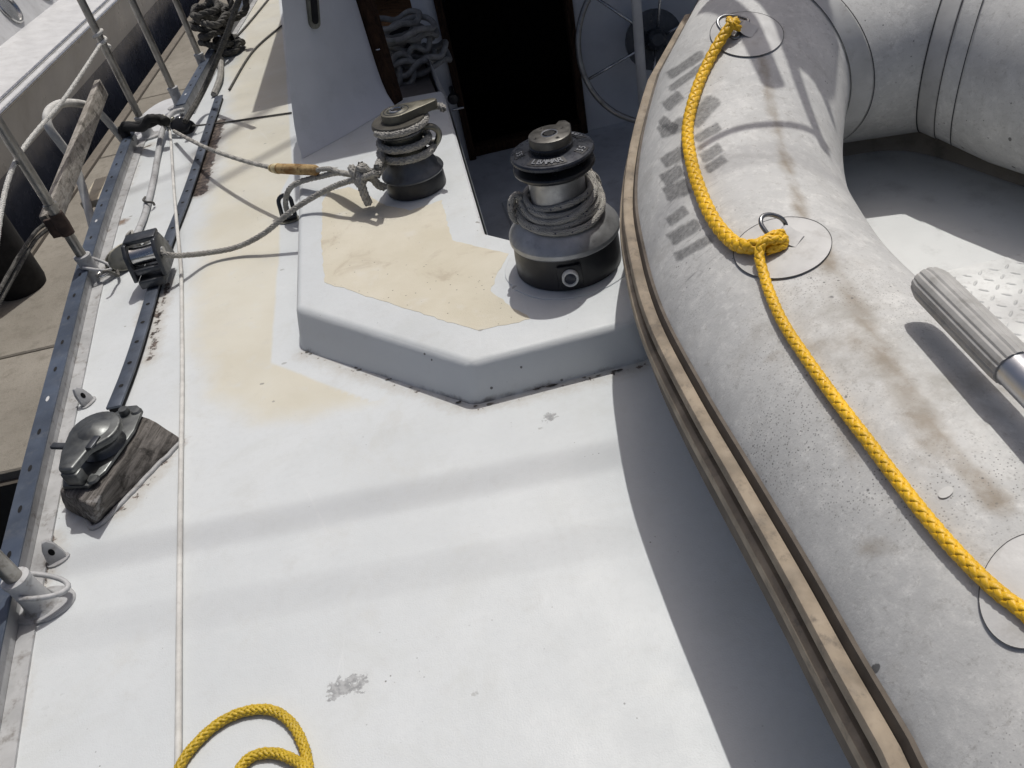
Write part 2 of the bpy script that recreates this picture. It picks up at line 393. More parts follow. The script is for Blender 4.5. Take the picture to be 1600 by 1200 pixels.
def wood_mat(name, a, b, sc_=(3, 40, 40), rot=0.0, paint=0.0):
    t = NT(name); v = t.map(sc_, vec=t.map(rot=(0, 0, rot))); g = t.noise(3, 8, .7, vec=v, dist=.5)
    c = t.mix(t.ramp(g, .32, .68), a, b)
    c = t.mix(t.math('MULTIPLY', t.ramp(t.noise(26, 8, .75), .50, .66), .85), c, sc(a, .35))
    if paint:
        pf = t.ramp(t.math('ADD', t.noise(17, 8, .72), 0), .60, .63); c = t.mix(t.math('MULTIPLY', pf, paint), c, (.33, .325, .32))
    n = t.bump(t.math('ADD', g, t.noise(90, 6, .7)), .7, .004); return t.out(c, .85, 0, n, .2)
_a, _b = at(92, 766, .062), at(186, 640, .062); WANG = math.atan2(_b.y - _a.y, _b.x - _a.x)
M_wedge = wood_mat('weathered_teak', (.06, .055, .05), (.205, .19, .176), (4, 55, 30), -WANG, .55)
M_plank = wood_mat('silvered_plank', (.22, .20, .175), (.40, .375, .34), (30, 3, 30), .1, .3)
M_dwood = wood_mat('dark_varnished_wood', (.018, .009, .005), (.05, .026, .014), (30, 30, 3))
M_owood = wood_mat('orange_brown_plywood', (.22, .11, .05), (.36, .19, .09), (5, 30, 5), .6)
M_toggle = wood_mat('wooden_toggle_wood', (.20, .09, .025), (.52, .38, .19), (8, 8, 8))
def dock_mat():
    t = NT('tan_dock_concrete'); c = t.mix(t.ramp(t.noise(2.2, 6), .3, .7), (.225, .208, .178), (.295, .274, .238))
    c = t.mix(t.math('MULTIPLY', t.ramp(t.noise(14, 9, .75), .46, .68), .6), c, (.165, .15, .125))
    c = t.mix(t.ramp(t.noise(120, 4, .7), .56, .70, 0, .5), c, (.15, .125, .10))
    return t.out(c, .9, 0, t.bump(t.noise(90, 6, .7), .5, .006), .2)
M_dock = dock_mat()
M_navy = plain('navy_boot_stripe', (.075, .085, .115), .25, var=.2, scale=3, bump=.05, dirt=.2, dirtcol=(.07, .075, .085))
M_hullg = plain('beige_topsides', (.52, .515, .50), .35, var=.08, scale=1.5, bump=.04, dirt=.3, dirtcol=(.28, .26, .23))
M_rubber = plain('black_rubber', (.006, .006, .007), .8, var=.3, scale=10, bump=.3)
M_canvas = plain('dark_blue_canvas', (.03, .035, .06), .9, var=.2, scale=20, bump=.3)
M_glass = plain('dark_port_glass', (.01, .012, .015), .08)
def water_mat():
    t = NT('harbour_water'); n = t.bump(t.noise(4, 6), .5, .05); return t.out((.012, .022, .022), .08, 0, n)
M_water = water_mat()

# ================================================================== SETTING
# ---- water
struct('water', ([(-60, -60, -1.05), (60, -60, -1.05), (60, 60, -1.05), (-60, 60, -1.05)], [[0, 1, 2, 3]]), M_water)

# ---- toe rail line and deck edge (survey points on the rail's top)
RAIL = [at(*p, .045) for p in ((-90, 1420), (-12, 1010), (32, 815), (62, 690), (100, 540), (128, 430), (160, 325), (194, 232), (206, 204))]
RAIL = [V((p.x, p.y, 0)) for p in RAIL]
FARR = [V((q.x, q.y, 0)) for q in (at(283, 160, .05), at(310, 112, .05), at(345, 52, .05), at(400, -30, .05))]
EDGE = catmull([V((RAIL[0].x + .02, -1.2, 0))] + RAIL + FARR + [V((FARR[-1].x + .6, 9.5, 0))], .08)
def edge_x(y):
    for a, b in zip(EDGE, EDGE[1:]):
        if a.y <= y <= b.y: return a.x + (b.x - a.x) * (y - a.y) / (b.y - a.y + 1e-9)
    return EDGE[-1].x
# ---- deck sheet with wear attributes
TRK = [at(345, 157), at(300, 296), at(262, 395), at(215, 560), at(186, 640)]
CREAM = [V((q.x, q.y, 0)) for q in [at(*p) for p in ((432, -40), (447, 100), (458, 262), (440, 300), (437, 400), (424, 566), (585, 628), (480, 664), (400, 668), (318, 620), (290, 520), (296, 410), (325, 300), (352, 200), (352, 120), (375, 50), (395, -40))]]
WORN = [([at(343, 190), at(330, 232), at(316, 286)], .022), ([at(318, 240), at(312, 300)], .028), ([at(262, 445), at(246, 500), at(235, 560)], .006),
        ([at(238, 470), at(230, 500)], .016), ([at(210, 236), at(202, 262), at(192, 292)], .016), ([at(98, 685), at(93, 720), at(88, 755)], .014), ([at(78, 848), at(70, 878), at(60, 915)], .013), ([at(150, 420), at(120, 520), at(95, 640)], .002), ([at(60, 800), at(30, 1000), at(18, 1100)], .002),
        ([at(222, 232), at(236, 226)], .009), ([at(95, 760), at(140, 806)], .004), ([at(150, 818), at(200, 790), at(262, 715)], .003), ([at(18, 1130), at(26, 1020)], .004),
        ([at(470, 552), at(610, 600), at(738, 640)], .0), ([at(740, 640), at(880, 605), at(1010, 570)], .0)]
GREY = [(at(530, 1076), .016), (at(556, 1068), .014), (at(543, 1071), .012), (at(1005, 700), .004), (at(250, 1018), .004), (at(118, 800), .004), (at(860, 652), .012), (at(1130, 854), .004)]
RUST = [(at(190, 347), .018), (at(172, 333), .012), (at(286, 690), .006), (at(182, 300), .006)]
SEAML = [at(287, 620), at(290, 1260)]
def build_deck():
    vs, fs = [], []; at_c, at_w, at_g, at_r = [], [], [], []
    ys = []; y = -1.2
    while y < 8.0:
        ys.append(y); y += .011 if .3 < y < 2.4 else (.02 if y < 3.6 else .08)
    NX = 150; X1 = 2.6
    for y in ys:
        x0 = edge_x(y) - .012
        for i in range(NX + 1):
            f = i / NX; x = x0 + (1.75 * f ** 1.0 if f < .8 else 1.4 + (f - .8) / .2 * (X1 - x0 - 1.4))
            p = V((x, y, 0)); vs.append(p)
            near = -1.5 < x < .4 and .2 < y < 6
            at_c.append(cream_val(p, CREAM, (0, 1, 2, 3, 4, 5)) if near else -1)
            w = -1.
            if near:
                for L, r in WORN:
                    if len(L) > 1: w = max(w, r - line_d(p, L))
            at_w.append(w)
            at_g.append(max(r - (p - c).length for c, r in GREY) if near else -1)
            at_r.append(max(r - (p - c).length for c, r in RUST) if near else -1)
    n = NX + 1
    for j in range(len(ys) - 1):
        for i in range(NX):
            a = vs[j * n + i]
            # leave the cockpit well open
            if a.x > -.2 and 1.30 < a.y < 3.2 and a.x < .40: continue
            if a.x >= .40 and 1.42 < a.y < 3.2: continue
            if -.44 < a.x and 2.47 < a.y: continue
            fs.append([j * n + i, j * n + i + 1, (j + 1) * n + i + 1, (j + 1) * n + i])
    o = struct('deck', (vs, fs), M_deck, smooth=True)
    for nm, L in (('cream', at_c), ('worn', at_w), ('grey', at_g), ('rust', at_r)):
        a = o.data.attributes.new(nm, 'FLOAT', 'POINT'); a.data.foreach_set('value', L)
    return o
build_deck()
# topsides of our own hull below the rail
lowE = [V((p.x + .05, p.y, -1.2)) for p in EDGE]
struct('hull', strip([V((p.x - .012, p.y, -.003)) for p in EDGE], lowE), M_grey, smooth=True)

# ---- dock: slabs between the two boats
ZD = -0.65
DA, DB = at(222, 144, ZD), at(321, 0, ZD)
ddir = (DB - DA).normalized(); dnor = V((ddir.y, -ddir.x, 0))     # dnor points towards our boat
dock = tag(empty('dock', DA), kind='structure')
def dpt(s, w, z): return DA + ddir * s + dnor * w + V((0, 0, z - ZD))
def sof(px, py):
    return (at(px, py, ZD) - DA).dot(ddir)
cuts = [sof(12, 738), sof(30, 553), sof(170, 244), sof(250, 148)]
cuts += [cuts[-1] + (cuts[2] - cuts[1]) * k for k in range(1, 8)]
ssk = .0
for a, b in zip(cuts, cuts[1:]):
    q = [dpt(a + .006, .02, 0), dpt(b - .006, .02, 0), dpt(b - .006, 1.12, 0), dpt(a + .006, 1.12, 0)]
    mesh('slab', prism([(p.x, p.y) for p in q], ZD - .12, ZD, .006, 1), M_dock, dock).matrix_parent_inverse = Matrix.Translation(-DA)
q = [dpt(cuts[0] - .02, -.03, 0), dpt(cuts[-1], -.03, 0), dpt(cuts[-1], 1.16, 0), dpt(cuts[0] - .02, 1.16, 0)]
mesh('float', prism([(p.x, p.y) for p in q], -1.15, ZD - .035), plain('dark_dock_float', (.06, .052, .043), .9), dock).matrix_parent_inverse = Matrix.Translation(-DA)
q = [dpt(cuts[0], -.05, 0), dpt(cuts[-1], -.05, 0), dpt(cuts[-1], .012, 0), dpt(cuts[0], .012, 0)]
mesh('edge_timber', prism([(p.x, p.y) for p in q], ZD - .16, ZD + .012, .006, 1), plain('grey_dock_timber', (.17, .15, .125), .85, dirt=.5, scale=12, bump=.4), dock).matrix_parent_inverse = Matrix.Translation(-DA)

# ---- cockpit coaming: low moulded box with sloping faces, arm on the left running forward
ZC = .08
def P2(px, py, z): p = at(px, py, z); return (p.x, p.y)
A_top = [P2(462, 480, ZC), P2(735, 567, ZC), P2(984, 503, ZC), (.40, 1.20), (.40, 1.432), P2(810, 375, ZC), P2(757, 362, ZC), P2(692, 140, ZC), (-.455, 2.50)]
A_bot = [P2(469, 547, 0), P2(740, 634, 0), P2(1014, 562, 0), (.43, 1.19), (.43, 1.43), A_top[5], A_top[6], A_top[7], (-.465, 2.50)]
co = prism(A_top, -.004, ZC, .013, 4, A_bot)
cob = mesh('cockpit_coaming', co, M_coam, smooth=True, autosm=40); tag(cob, kind='structure')
cob.data.materials.append(M_face)
for p in cob.data.polygons:
    if abs(p.normal.z) < .75: p.material_index = 1
def rough_poly(pts, step=.012, jit=.0012):
    out = []
    n = len(pts)
    for i in range(n):
        a, b = V(pts[i]), V(pts[(i + 1) % n]); k = max(1, int((b - a).length / step))
        for j in range(k): out.append(a + (b - a) * (j / k) + V((random.gauss(0, jit), random.gauss(0, jit))))
    return out
CP = [P2(*p, ZC) for p in ((503, 318), (512, 300), (545, 292), (575, 305), (600, 320), (640, 329), (690, 313), (697, 340), (707, 376), (795, 397), (778, 425), (766, 455), (790, 473), (830, 498), (747, 517), (620, 478), (507, 441), (503, 380))]
mesh('nonskid_patch', prism(rough_poly(CP), ZC - .001, ZC + .0005), M_cream, cob)
# foot sealant lines and flaked patches where the coaming meets the deck
fl = []
for (a, b) in (((476, 548), (738, 636)), ((742, 636), (1012, 565))):
    for k in range(9):
        f = random.random(); px = a[0] + (b[0] - a[0]) * f; py = a[1] + (b[1] - a[1]) * f + random.uniform(-3, 3)
        c = at(px, py); r = random.uniform(.002, .006)
        fl.append(([(c.x + r * random.uniform(.6, 2.2) * math.cos(t), c.y + r * .6 * math.sin(t), .0014) for t in [2 * math.pi * i / 6 for i in range(6)]], [[0, 1, 2, 3, 4, 5]]))
tag(mesh('flaked_sealant', join(*fl), plain('lifted_sealant', (.13, .12, .105), .9, var=.5, scale=60), cob), kind='stuff')

# ---- cockpit well: walls, sole, forward bulkhead
ZF = -.5
G, Hh, I = A_top[5], A_top[6], A_top[7]
well = [(.45, 1.440), (G[0] + .0, G[1] + .006), (Hh[0] + .006, Hh[1] + .006), (I[0] + .006, I[1] + .0), (.052, 3.22)]
wl = strip([V((x, y, ZC - .02)) for x, y in well[:4]], [V((x, y, ZF)) for x, y in well[:4]])
struct('cockpit_wall', wl, M_grey)
struct('cockpit_sole', ([(-.4, 1.42, ZF), (2.6, 1.42, ZF), (2.6, 3.3, ZF), (-.4, 3.3, ZF)], [[0, 1, 2, 3]]), plain('sole_paint', (.50, .51, .52), .55, dirt=.4, scale=6, dirtcol=(.2, .19, .18)))
hs = []                                              # floor hatch: dark outline recessed in the sole
hq = [at(*p, ZF + .002) for p in ((785, 322), (830, 312), (838, 345), (795, 372))]
YB = 3.22
xd0, xd1 = aty(733, 240, YB).x, aty(915, 200, YB).x
bulk = empty('cabin_bulkhead', (0, YB, 0)); tag(bulk, kind='structure')
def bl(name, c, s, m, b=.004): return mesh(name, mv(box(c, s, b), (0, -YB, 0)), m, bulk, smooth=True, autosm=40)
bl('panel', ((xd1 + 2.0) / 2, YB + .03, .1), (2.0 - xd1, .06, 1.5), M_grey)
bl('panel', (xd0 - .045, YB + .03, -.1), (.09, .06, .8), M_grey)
bl('threshold', ((xd0 + xd1) / 2, YB + .03, ZF + .02), (xd1 - xd0, .06, .04), M_dwood)
bl('door_jamb', (xd1 - .011, YB - .004, .2), (.03, .05, 1.4), M_dwood)
bl('door_jamb', (xd0 + .011, YB - .004, .2), (.03, .05, 1.4), M_dwood)
# dark cabin behind the doorway
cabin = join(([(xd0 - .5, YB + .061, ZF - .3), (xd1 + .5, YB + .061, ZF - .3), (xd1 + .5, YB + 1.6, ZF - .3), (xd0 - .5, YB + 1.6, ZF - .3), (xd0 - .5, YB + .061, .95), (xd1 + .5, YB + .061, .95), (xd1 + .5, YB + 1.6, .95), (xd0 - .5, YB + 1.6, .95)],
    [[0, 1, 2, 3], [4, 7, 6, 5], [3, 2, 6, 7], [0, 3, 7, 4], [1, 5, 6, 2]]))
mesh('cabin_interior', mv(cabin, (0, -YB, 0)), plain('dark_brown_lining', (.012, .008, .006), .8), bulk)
# locker shelf beyond the coaming arm
shelf = [(-.46, 2.505), (-.006, 2.44), (xd0 - .1, YB - .005), (-.5, YB - .005)]
struct('locker_shelf', prism(shelf, -.10, -.03, .004, 1), plain('shelf_paint', (.13, .12, .115), .6, dirt=.4, scale=9))
struct('locker_front', strip([V((I[0] + .006, I[1], ZC - .02)), V((xd0 - .09, YB, .02))], [V((I[0] + .006, I[1], ZF)), V((xd0 - .09, YB, ZF))]), M_grey)

# ---- raked wing of the cabin side standing on the coaming arm, with dark wooden edge post
BLp, BRp = at(463, 246, ZC), at(606, 163, ZC)
TLp, TRp = aty(440, 0, BLp.y + .10), aty(556, 0, BRp.y + .10)
TLp = BLp + (TLp - BLp) * 1.5; TRp = BRp + (TRp - BRp) * 1.5
nrm = (BRp - BLp).cross(TLp - BLp).normalized()
if nrm.y > 0: nrm = -nrm
bk = -nrm * .05
wing = empty('cabin_wing', BLp); tag(wing, 'grey-white raked cabin wing standing on the left arm of the coaming', 'cabin side')
WN = 14; wv, wf = [], []
for j in range(WN + 1):
    for i in range(WN + 1):
        u, v = i / WN, j / WN
        p = BLp.lerp(BRp, u).lerp(TLp.lerp(TRp, u), v)
        flare = math.exp(-v * 13) * .030           # moulded fillet at the foot
        p = p + nrm * flare + nrm * .010 * math.sin(u * math.pi)
        wv.append(p - BLp)
n1 = WN + 1
for j in range(WN):
    for i in range(WN): wf.append([j * n1 + i, j * n1 + i + 1, (j + 1) * n1 + i + 1, (j + 1) * n1 + i])
nb = len(wv)
for j in range(WN + 1):
    for i in (0, WN): wv.append(wv[j * n1 + i] + bk + V((0, .35 if i == 0 else 0, 0)))
for j in range(WN):
    wf.append([j * n1, (j + 1) * n1, nb + (j + 1) * 2, nb + j * 2]); wf.append([j * n1 + WN, nb + j * 2 + 1, nb + (j + 1) * 2 + 1, (j + 1) * n1 + WN])
mesh('panel', (wv, wf), M_grey, wing, smooth=True, autosm=45)
# oval slot fitting near the top
sp_ = BLp.lerp(BRp, .22).lerp(TLp.lerp(TRp, .30), .60)
cslot = atp(488, 2, sp_ + nrm * .012, nrm); vdir = (TLp - BLp).normalized(); hdir = nrm.cross(vdir).normalized()
def oval(c, w, h, dep, k=24):
    pts = []
    for i in range(k):
        a = 2 * math.pi * i / k; x, y = math.cos(a) * w, math.sin(a) * w + (h if math.sin(a) > 0 else -h)
        pts.append((x, y))
    f = [c + hdir * x + vdir * y + nrm * dep for x, y in pts]; b = [c + hdir * x * 1.05 + vdir * y * 1.02 - nrm * .02 for x, y in pts]
    return f + b, [list(range(k))] + [[i, k + i, k + (i + 1) % k, (i + 1) % k] for i in range(k)]
mesh('slot_surround', mv(oval(cslot, .018, .05, .006), -BLp), M_old, wing); mesh('slot', mv(oval(cslot, .010, .046, .0085), -BLp), M_hole, wing)
pd = (TRp - BRp).normalized(); pt = tube([BRp + hdir * 0 + nrm * .0 - pd * .01, TRp], .0, 4)
bx_ = hdir if hdir.x > 0 else -hdir
def beam(a, b, wd, dp, u, w): return [a - u * wd - w * dp, a + u * wd - w * dp, a + u * wd + w * dp, a - u * wd + w * dp, b - u * wd - w * dp, b + u * wd - w * dp, b + u * wd + w * dp, b - u * wd + w * dp], [[3, 2, 1, 0], [4, 5, 6, 7], [0, 1, 5, 4], [1, 2, 6, 5], [2, 3, 7, 6], [3, 0, 4, 7]]
mesh('edge_post', mv(bevel_vf(beam(BRp + bx_ * .022 - pd * .012, TRp + bx_ * .032, .021, .03, bx_, nrm), .004), -BLp), M_dwood, wing, smooth=True, autosm=40)
scw = BRp.lerp(TRp, .36) + bx_ * .0 + nrm * .033
mesh('screw', mv(lathe([(0, .004), (.006, .003), (.008, 0)], 14), scw - BLp), M_steel, wing)

# ---- wooden washboard lying in sun beyond, and dark box under it
wb = [aty(*p, 3.9) for p in ((556, 50), (690, 18))]
b0 = at(590, 44, .10); b1 = at(680, 18, .10); b2 = b1 + V((.1, 1.0, .0)); b3 = b0 + V((-.35, 1.0, .0))
hb = prism([(b0.x - .1, b0.y + .02), (b1.x, b1.y), (b2.x, b2.y), (b3.x, b3.y)], .085, .105, .003, 1)
tag(mesh('wooden_board', hb, M_owood), 'orange-brown plywood board in a patch of sun behind the dark post', 'board')
hb = prism([(b0.x - .1, b0.y + .04), (b1.x + .0, b1.y + .02), (b2.x, b2.y), (b3.x, b3.y)], -.03, .083, .006, 1)
tag(mesh('dark_locker', hb, plain('dark_navy_box', (.012, .011, .014), .6)), 'dark box below the plywood board above the rope coil', 'box')

# ================================================================== NEIGHBOUR BOAT
nb_ = empty('neighbour_boat', dpt(0, -.16, ZD)); tag(nb_, 'beige and white motor boat with navy stripe beyond the dock', 'boat')
NP = dpt(0, -.16, ZD); NI = Matrix.Translation(-NP)
def nbm(name, vf, m, **k):
    o = mesh(name, mv(vf, -NP), m, nb_, **k); return o
gz = (atp(6, 144, NP, dnor).z + atp(177, 0, NP, dnor).z) / 2
nz = (atp(0, 400, NP, dnor).z + atp(150, 190, NP, dnor).z) / 2
nz = max(-.4, min(nz, gz - .25))
def nq(s, w, z): return DA + ddir * s + dnor * (w - .16) + V((0, 0, z - ZD))
SS = [-9 + k * 1.0 for k in range(26)]
nbm('boot_stripe', strip([nq(s, 0, nz) for s in SS], [nq(s, -.12, -1.1) for s in SS]), M_navy, smooth=True)
nbm('topsides', strip([nq(s, .10, gz) for s in SS], [nq(s, .004, nz) for s in SS]), M_hullg, smooth=True)
rr = sweep_rect([nq(s, .10, gz) for s in SS], .06, .035)
nbm('rub_rail', bevel_vf(rr, .008), M_whitep, smooth=True)
for k_ in (0, 1): nbm('rail_strip', tube([nq(s, .135 - .05 * k_, gz + .02 + .022 * k_) for s in SS], .010, 8), M_steel, smooth=True)
nbm('side_deck', strip([nq(s, .07, gz + .03) for s in SS], [nq(s, -.27, gz + .10) for s in SS]), M_whitep, smooth=True)
nbm('cabin_side', strip([nq(s, -.27, gz + .10) for s in SS], [nq(s, -.45, gz + .75) for s in SS]), M_whitep, smooth=True)
nbm('cabin_top', strip([nq(s, -.45, gz + .75) for s in SS], [nq(s, -2.4, gz + .9) for s in SS]), M_whitep, smooth=True)
cn = ddir.cross(nq(0, -.45, gz + .75) - nq(0, -.27, gz + .10)).normalized()
if cn.dot(dnor) < 0: cn = -cn
for px, py in ((12, 12), (60, -22), (-60, 60)):
    c = atp(px, py, nq(0, -.27, gz + .10), cn); Q = cn.to_track_quat('Z', 'Y').to_matrix().to_4x4()
    pr = mesh('porthole', xf(lathe([(.105, .0), (.105, .012), (.098, .018), (.088, .018), (.083, .006)], 32), Matrix.Translation(c - NP) @ Q), M_steel, nb_, smooth=True, autosm=40)
    mesh('pane', xf(lathe([(0, .005), (.086, .005), (.086, .001)], 32), Matrix.Translation(c - NP) @ Q), M_glass, pr)
pb = atp(54, 33, nq(0, -.1, gz + .05), V((0, 0, 1)))
nbm('rail_post', join(bar(pb, pb + V((0, 0, .7)), .011), lathe([(.03, 0), (.03, .01), (.014, .02), (.012, .05)], 16, tuple(pb))), M_steelw, smooth=True, autosm=40)
# black fender between neighbour and dock
fc = at(2, 372, ZD + .25); fp = [(0, -.36), (.05, -.345), (.09, -.30), (.11, -.22), (.112, .15), (.10, .23), (.06, .29), (.03, .31), (.03, .36), (0, .365)]
tag(mesh('boat_fender', lathe(fp, 28), M_rubber, smooth=True, loc=fc - V((.05, 0, 0))), 'black rubber fender hanging beside the dock at the left edge', 'fender')

# ================================================================== RAIL, STANCHIONS, LIFELINE
def toe_rail(name, pts, label):
    root = empty(name, pts[0]); tag(root, label, 'rail', 'perforated toe rails'); o0 = pts[0]
    P = catmull(pts, .05)
    side = []
    top = sweep_rect([p + V((-.006, 0, .040)) for p in P], .036, .005)
    mesh('top_flange', mv(bevel_vf(top, .0012, 1), -o0), M_alu, root, smooth=True, autosm=40)
    web = sweep_rect([p + V((-.004, 0, .0)) for p in P], .016, .0398)
    mesh('web', mv(web, -o0), M_paintg, root)
    foot = sweep_rect([p + V((.018, 0, .0005)) for p in P], .026, .004)
    mesh('foot_flange', mv(foot, -o0), M_paintg, root)
    hl = []; cap = []
    Q = catmull(pts, .105)
    for k, p in enumerate(Q[1:-1]):
        t = (Q[k + 2] - Q[k]).normalized(); M = Matrix.Translation(p + V((-.006, 0, .0453))) @ t.to_track_quat('X', 'Z').to_matrix().to_4x4()
        e = [(.009 * math.cos(a), .0035 * math.sin(a), .0003) for a in [2 * math.pi * i / 12 for i in range(12)]]
        (hl if k % 8 else cap).append(xf((e, [list(range(12))]), M))
    mesh('screw_slots', mv(join(*hl), -o0), M_hole, root)['kind'] = 'stuff'
    if cap: mesh('paint_drips', mv(join(*cap), -o0), M_whitep, root)['kind'] = 'stuff'
    return root
toe_rail('toe_rail', RAIL, 'long blue-grey aluminium toe rail edging the near deck')
toe_rail('toe_rail', FARR, 'short blue-grey toe rail section farther forward past the gate')

def stanchion(px, py, h, label, ring=None, paint=None):
    b = at(px, py); root = empty('stanchion', b); tag(root, label, 'stanchion', 'lifeline stanchions')
    pm = paint or M_steelw
    mesh('base_plate', prism([(.045 * math.cos(a) * (1.15), .034 * math.sin(a)) for a in [2 * math.pi * i / 20 for i in range(20)]], .0005, .007, .002, 1), M_paintg, root, smooth=True, autosm=40)
    mesh('socket', lathe([(.028, .0065), (.022, .012), (.0195, .03), (.019, .068), (.0205, .069), (.0205, .076), (.014, .078)], 24), M_paintg, root, smooth=True, autosm=50)
    mesh('post', bar((0, 0, .07), (0, 0, h), .0125, 16), pm, root, smooth=True, autosm=50)
    mesh('post_cap', lathe([(.0132, h - .02), (.0132, h), (.009, h + .008), (0, h + .01)], 16), pm, root, smooth=True)
    if ring is not None:
        P = []
        for i in range(15):
            a = math.pi * i / 14; P.append(V((math.cos(ring) * (.052) * math.sin(a), math.sin(ring) * .052 * math.sin(a), .055)) + V((-math.sin(ring), math.cos(ring), 0)) * (.024 * math.cos(a)) + V((0, 0, -.03 * math.sin(a))))
        mesh('ring', tube(P, .0042, 8), M_paintg, root, smooth=True)
    return b
sL = stanchion(68, 948, .62, 'grey stanchion with painted ring base at the lower left corner', ring=.1)
s2 = stanchion(152, 438, .62, 'steel stanchion with brown clamp beside the genoa car', ring=-.1)
s1 = stanchion(234, 214, .62, 'steel stanchion tied with black cloth where the white lifeline ends')
s3 = stanchion(283, 167, .62, 'steel stanchion just forward of the black cloth knot')
s4 = stanchion(322, 112, .62, 'farthest steel stanchion next to the dark rope heap')
# white lifeline rope from the second post down past the near post
lA = up_to(s1, 66) + V((.0, -.014, 0)); lB = up_to(s2, 252) + V((-.016, -.016, 0)); lC = aty(-14, 440, s2.y - .42)
ll = empty('lifeline', lA); tag(ll, 'white braided lifeline slanting between the two stanchions at the left', 'rope')
mesh('line', mv(braid([lA, lA.lerp(lB, .5) + V((0, 0, -.006)), lB, lC, lC + (lC - lB) * .7], .0052, 5, ds=.006), -lA), M_ropew, ll, smooth=True)
kn = [lA + V((.016 * math.cos(a * 1.0), .016 * math.sin(a * 1.0), -.02 + .0042 * a)) + V((0, .014, 0)) for a in [k * .5 for k in range(27)]]
mesh('knot', mv(tube(kn, .0058, 8), -lA), M_ropew, ll, smooth=True)
# brown clamp on the s2 stanchion
c0 = up_to(s2, 350)
cl = empty('hose_clamp', c0); tag(cl, 'rust-brown bracket clamped around the stanchion beside the dock', 'clamp')
M_clamp = plain('rusty_brown_leather', (.055, .034, .026), .85, var=.4, scale=40, bump=.5)
mesh('sleeve', lathe([(.013, -.028), (.0165, -.028), (.018, 0), (.0165, .03), (.013, .03)], 20), M_clamp, cl, smooth=True, autosm=50)
mesh('plate', box((-.024, .0, -.005), (.026, .012, .05), .003), M_clamp, cl, smooth=True, autosm=40)
mesh('band', lathe([(.0132, .045), (.0165, .045), (.0165, .055), (.0132, .055)], 20), M_steelw, cl)
# loose lines lashed below it along the dock side
for L, lab in ((((86, 343), (60, 358), (30, 400), (-10, 470)), 'upper grey mooring line trailing from the brown clamp to the dock'), (((84, 352), (58, 372), (34, 410), (-10, 490)), 'lower grey mooring line trailing beside its twin at the left edge')):
    P = [atp(x, y, c0 + V((-.05, 0, 0)), V((1, 0, 0))) for x, y in L]
    tag(mesh('mooring_line', braid(P, .0045, 5, ds=.006), M_roped, smooth=True), lab, 'rope')
# weathered plank lashed outside the posts
pA, pB = up_to(s1 + V((-.06, -.05, 0)), 140), up_to(s2 + V((-.06, .10, 0)), 335)
pu = V((0, 0, 1)); pdv = (pB - pA).normalized(); pw = pdv.cross(V((1, 0, 0))).normalized()
tag(mesh('weathered_plank', bevel_vf(beam(pA - pdv * .02, pB + pdv * .06, .010, .028, V((1, 0, 0)), pw), .003), M_plank, smooth=True, autosm=40), 'grey weathered plank lashed slanting between two stanchions', 'plank')
# boarding ladder hooped over the side
lm = s1.lerp(s2, .45) + V((-.09, 0, 0))
def lp(px, py, off): return atp(px, py, V((s2.x - off, 0, 0)), V((1, 0, 0)))
lad = empty('boarding_ladder', lp(150, 330, .1)); tag(lad, 'white bent-tube boarding ladder hanging over the boat side', 'ladder')
lo0 = V(lad.location)
hp = [lp(*q, .16) for q in ((148, 365), (128, 290), (113, 250), (90, 218), (75, 196), (76, 174), (95, 162), (125, 162), (150, 172), (175, 198), (205, 236))]
mesh('hoop', mv(tube(catmull(hp, .015), .0125, 12), -lo0), M_ropew, lad, smooth=True)
t0 = lp(158, 293, .14)
mesh('tread', mv(bevel_vf(beam(t0 + V((0, -.09, -.012)), t0 + V((0, .09, -.012)), .045, .012, V((1, 0, 0)), V((0, 0, 1))), .004), -lo0), plain('pale_wood_tread', (.50, .44, .33), .7, dirt=.4), lad, smooth=True, autosm=40)
mesh('tread_bracket', mv(join(bar(t0 + V((-.05, .05, -.02)), t0 + V((-.03, .05, -.25)), .009), bar(t0 + V((.05, .05, -.02)), t0 + V((-.03, .05, -.25)), .009)), -lo0), M_ropew, lad, smooth=True)
# black cloth knot at the rail end
kb = V((s1.x - .02, s1.y - .03, .06)); ck = empty('cloth_tie', kb); tag(ck, 'black cloth strip knotted around the post foot and rail end', 'cloth')
a_, b_ = at(196, 204, .06) - kb, at(233, 192, .09) - kb
mesh('wrap', tube(catmull([a_ + V((0, -.02, -.035)), a_ + V((.0, .0, .012)), a_.lerp(b_, .4) + V((0, .01, .0)), b_, b_ + V((.03, .02, .0)), b_ + V((.055, .0, -.01))], .012), .017, 9), M_rubber, ck, smooth=True)
mesh('wrap', tube(catmull([a_ + V((-.02, .01, 0)), a_ + V((.02, -.015, .012)), b_ + V((-.03, .01, -.012)), b_ + V((.015, -.012, .018)), b_ + V((.035, .02, -.012))], .012), .015, 9), M_rubber, ck, smooth=True)
# deck chock plate bulging beyond the rail
cp_ = at(250, 183); e = [(cp_.x + .09 * math.cos(a), cp_.y + .20 * math.sin(a)) for a in [2 * math.pi * i / 28 for i in range(28)]]
struct('deck_gate_pad', prism(e, -.05, .003, .002, 1), M_whitep, smooth=True, autosm=40)

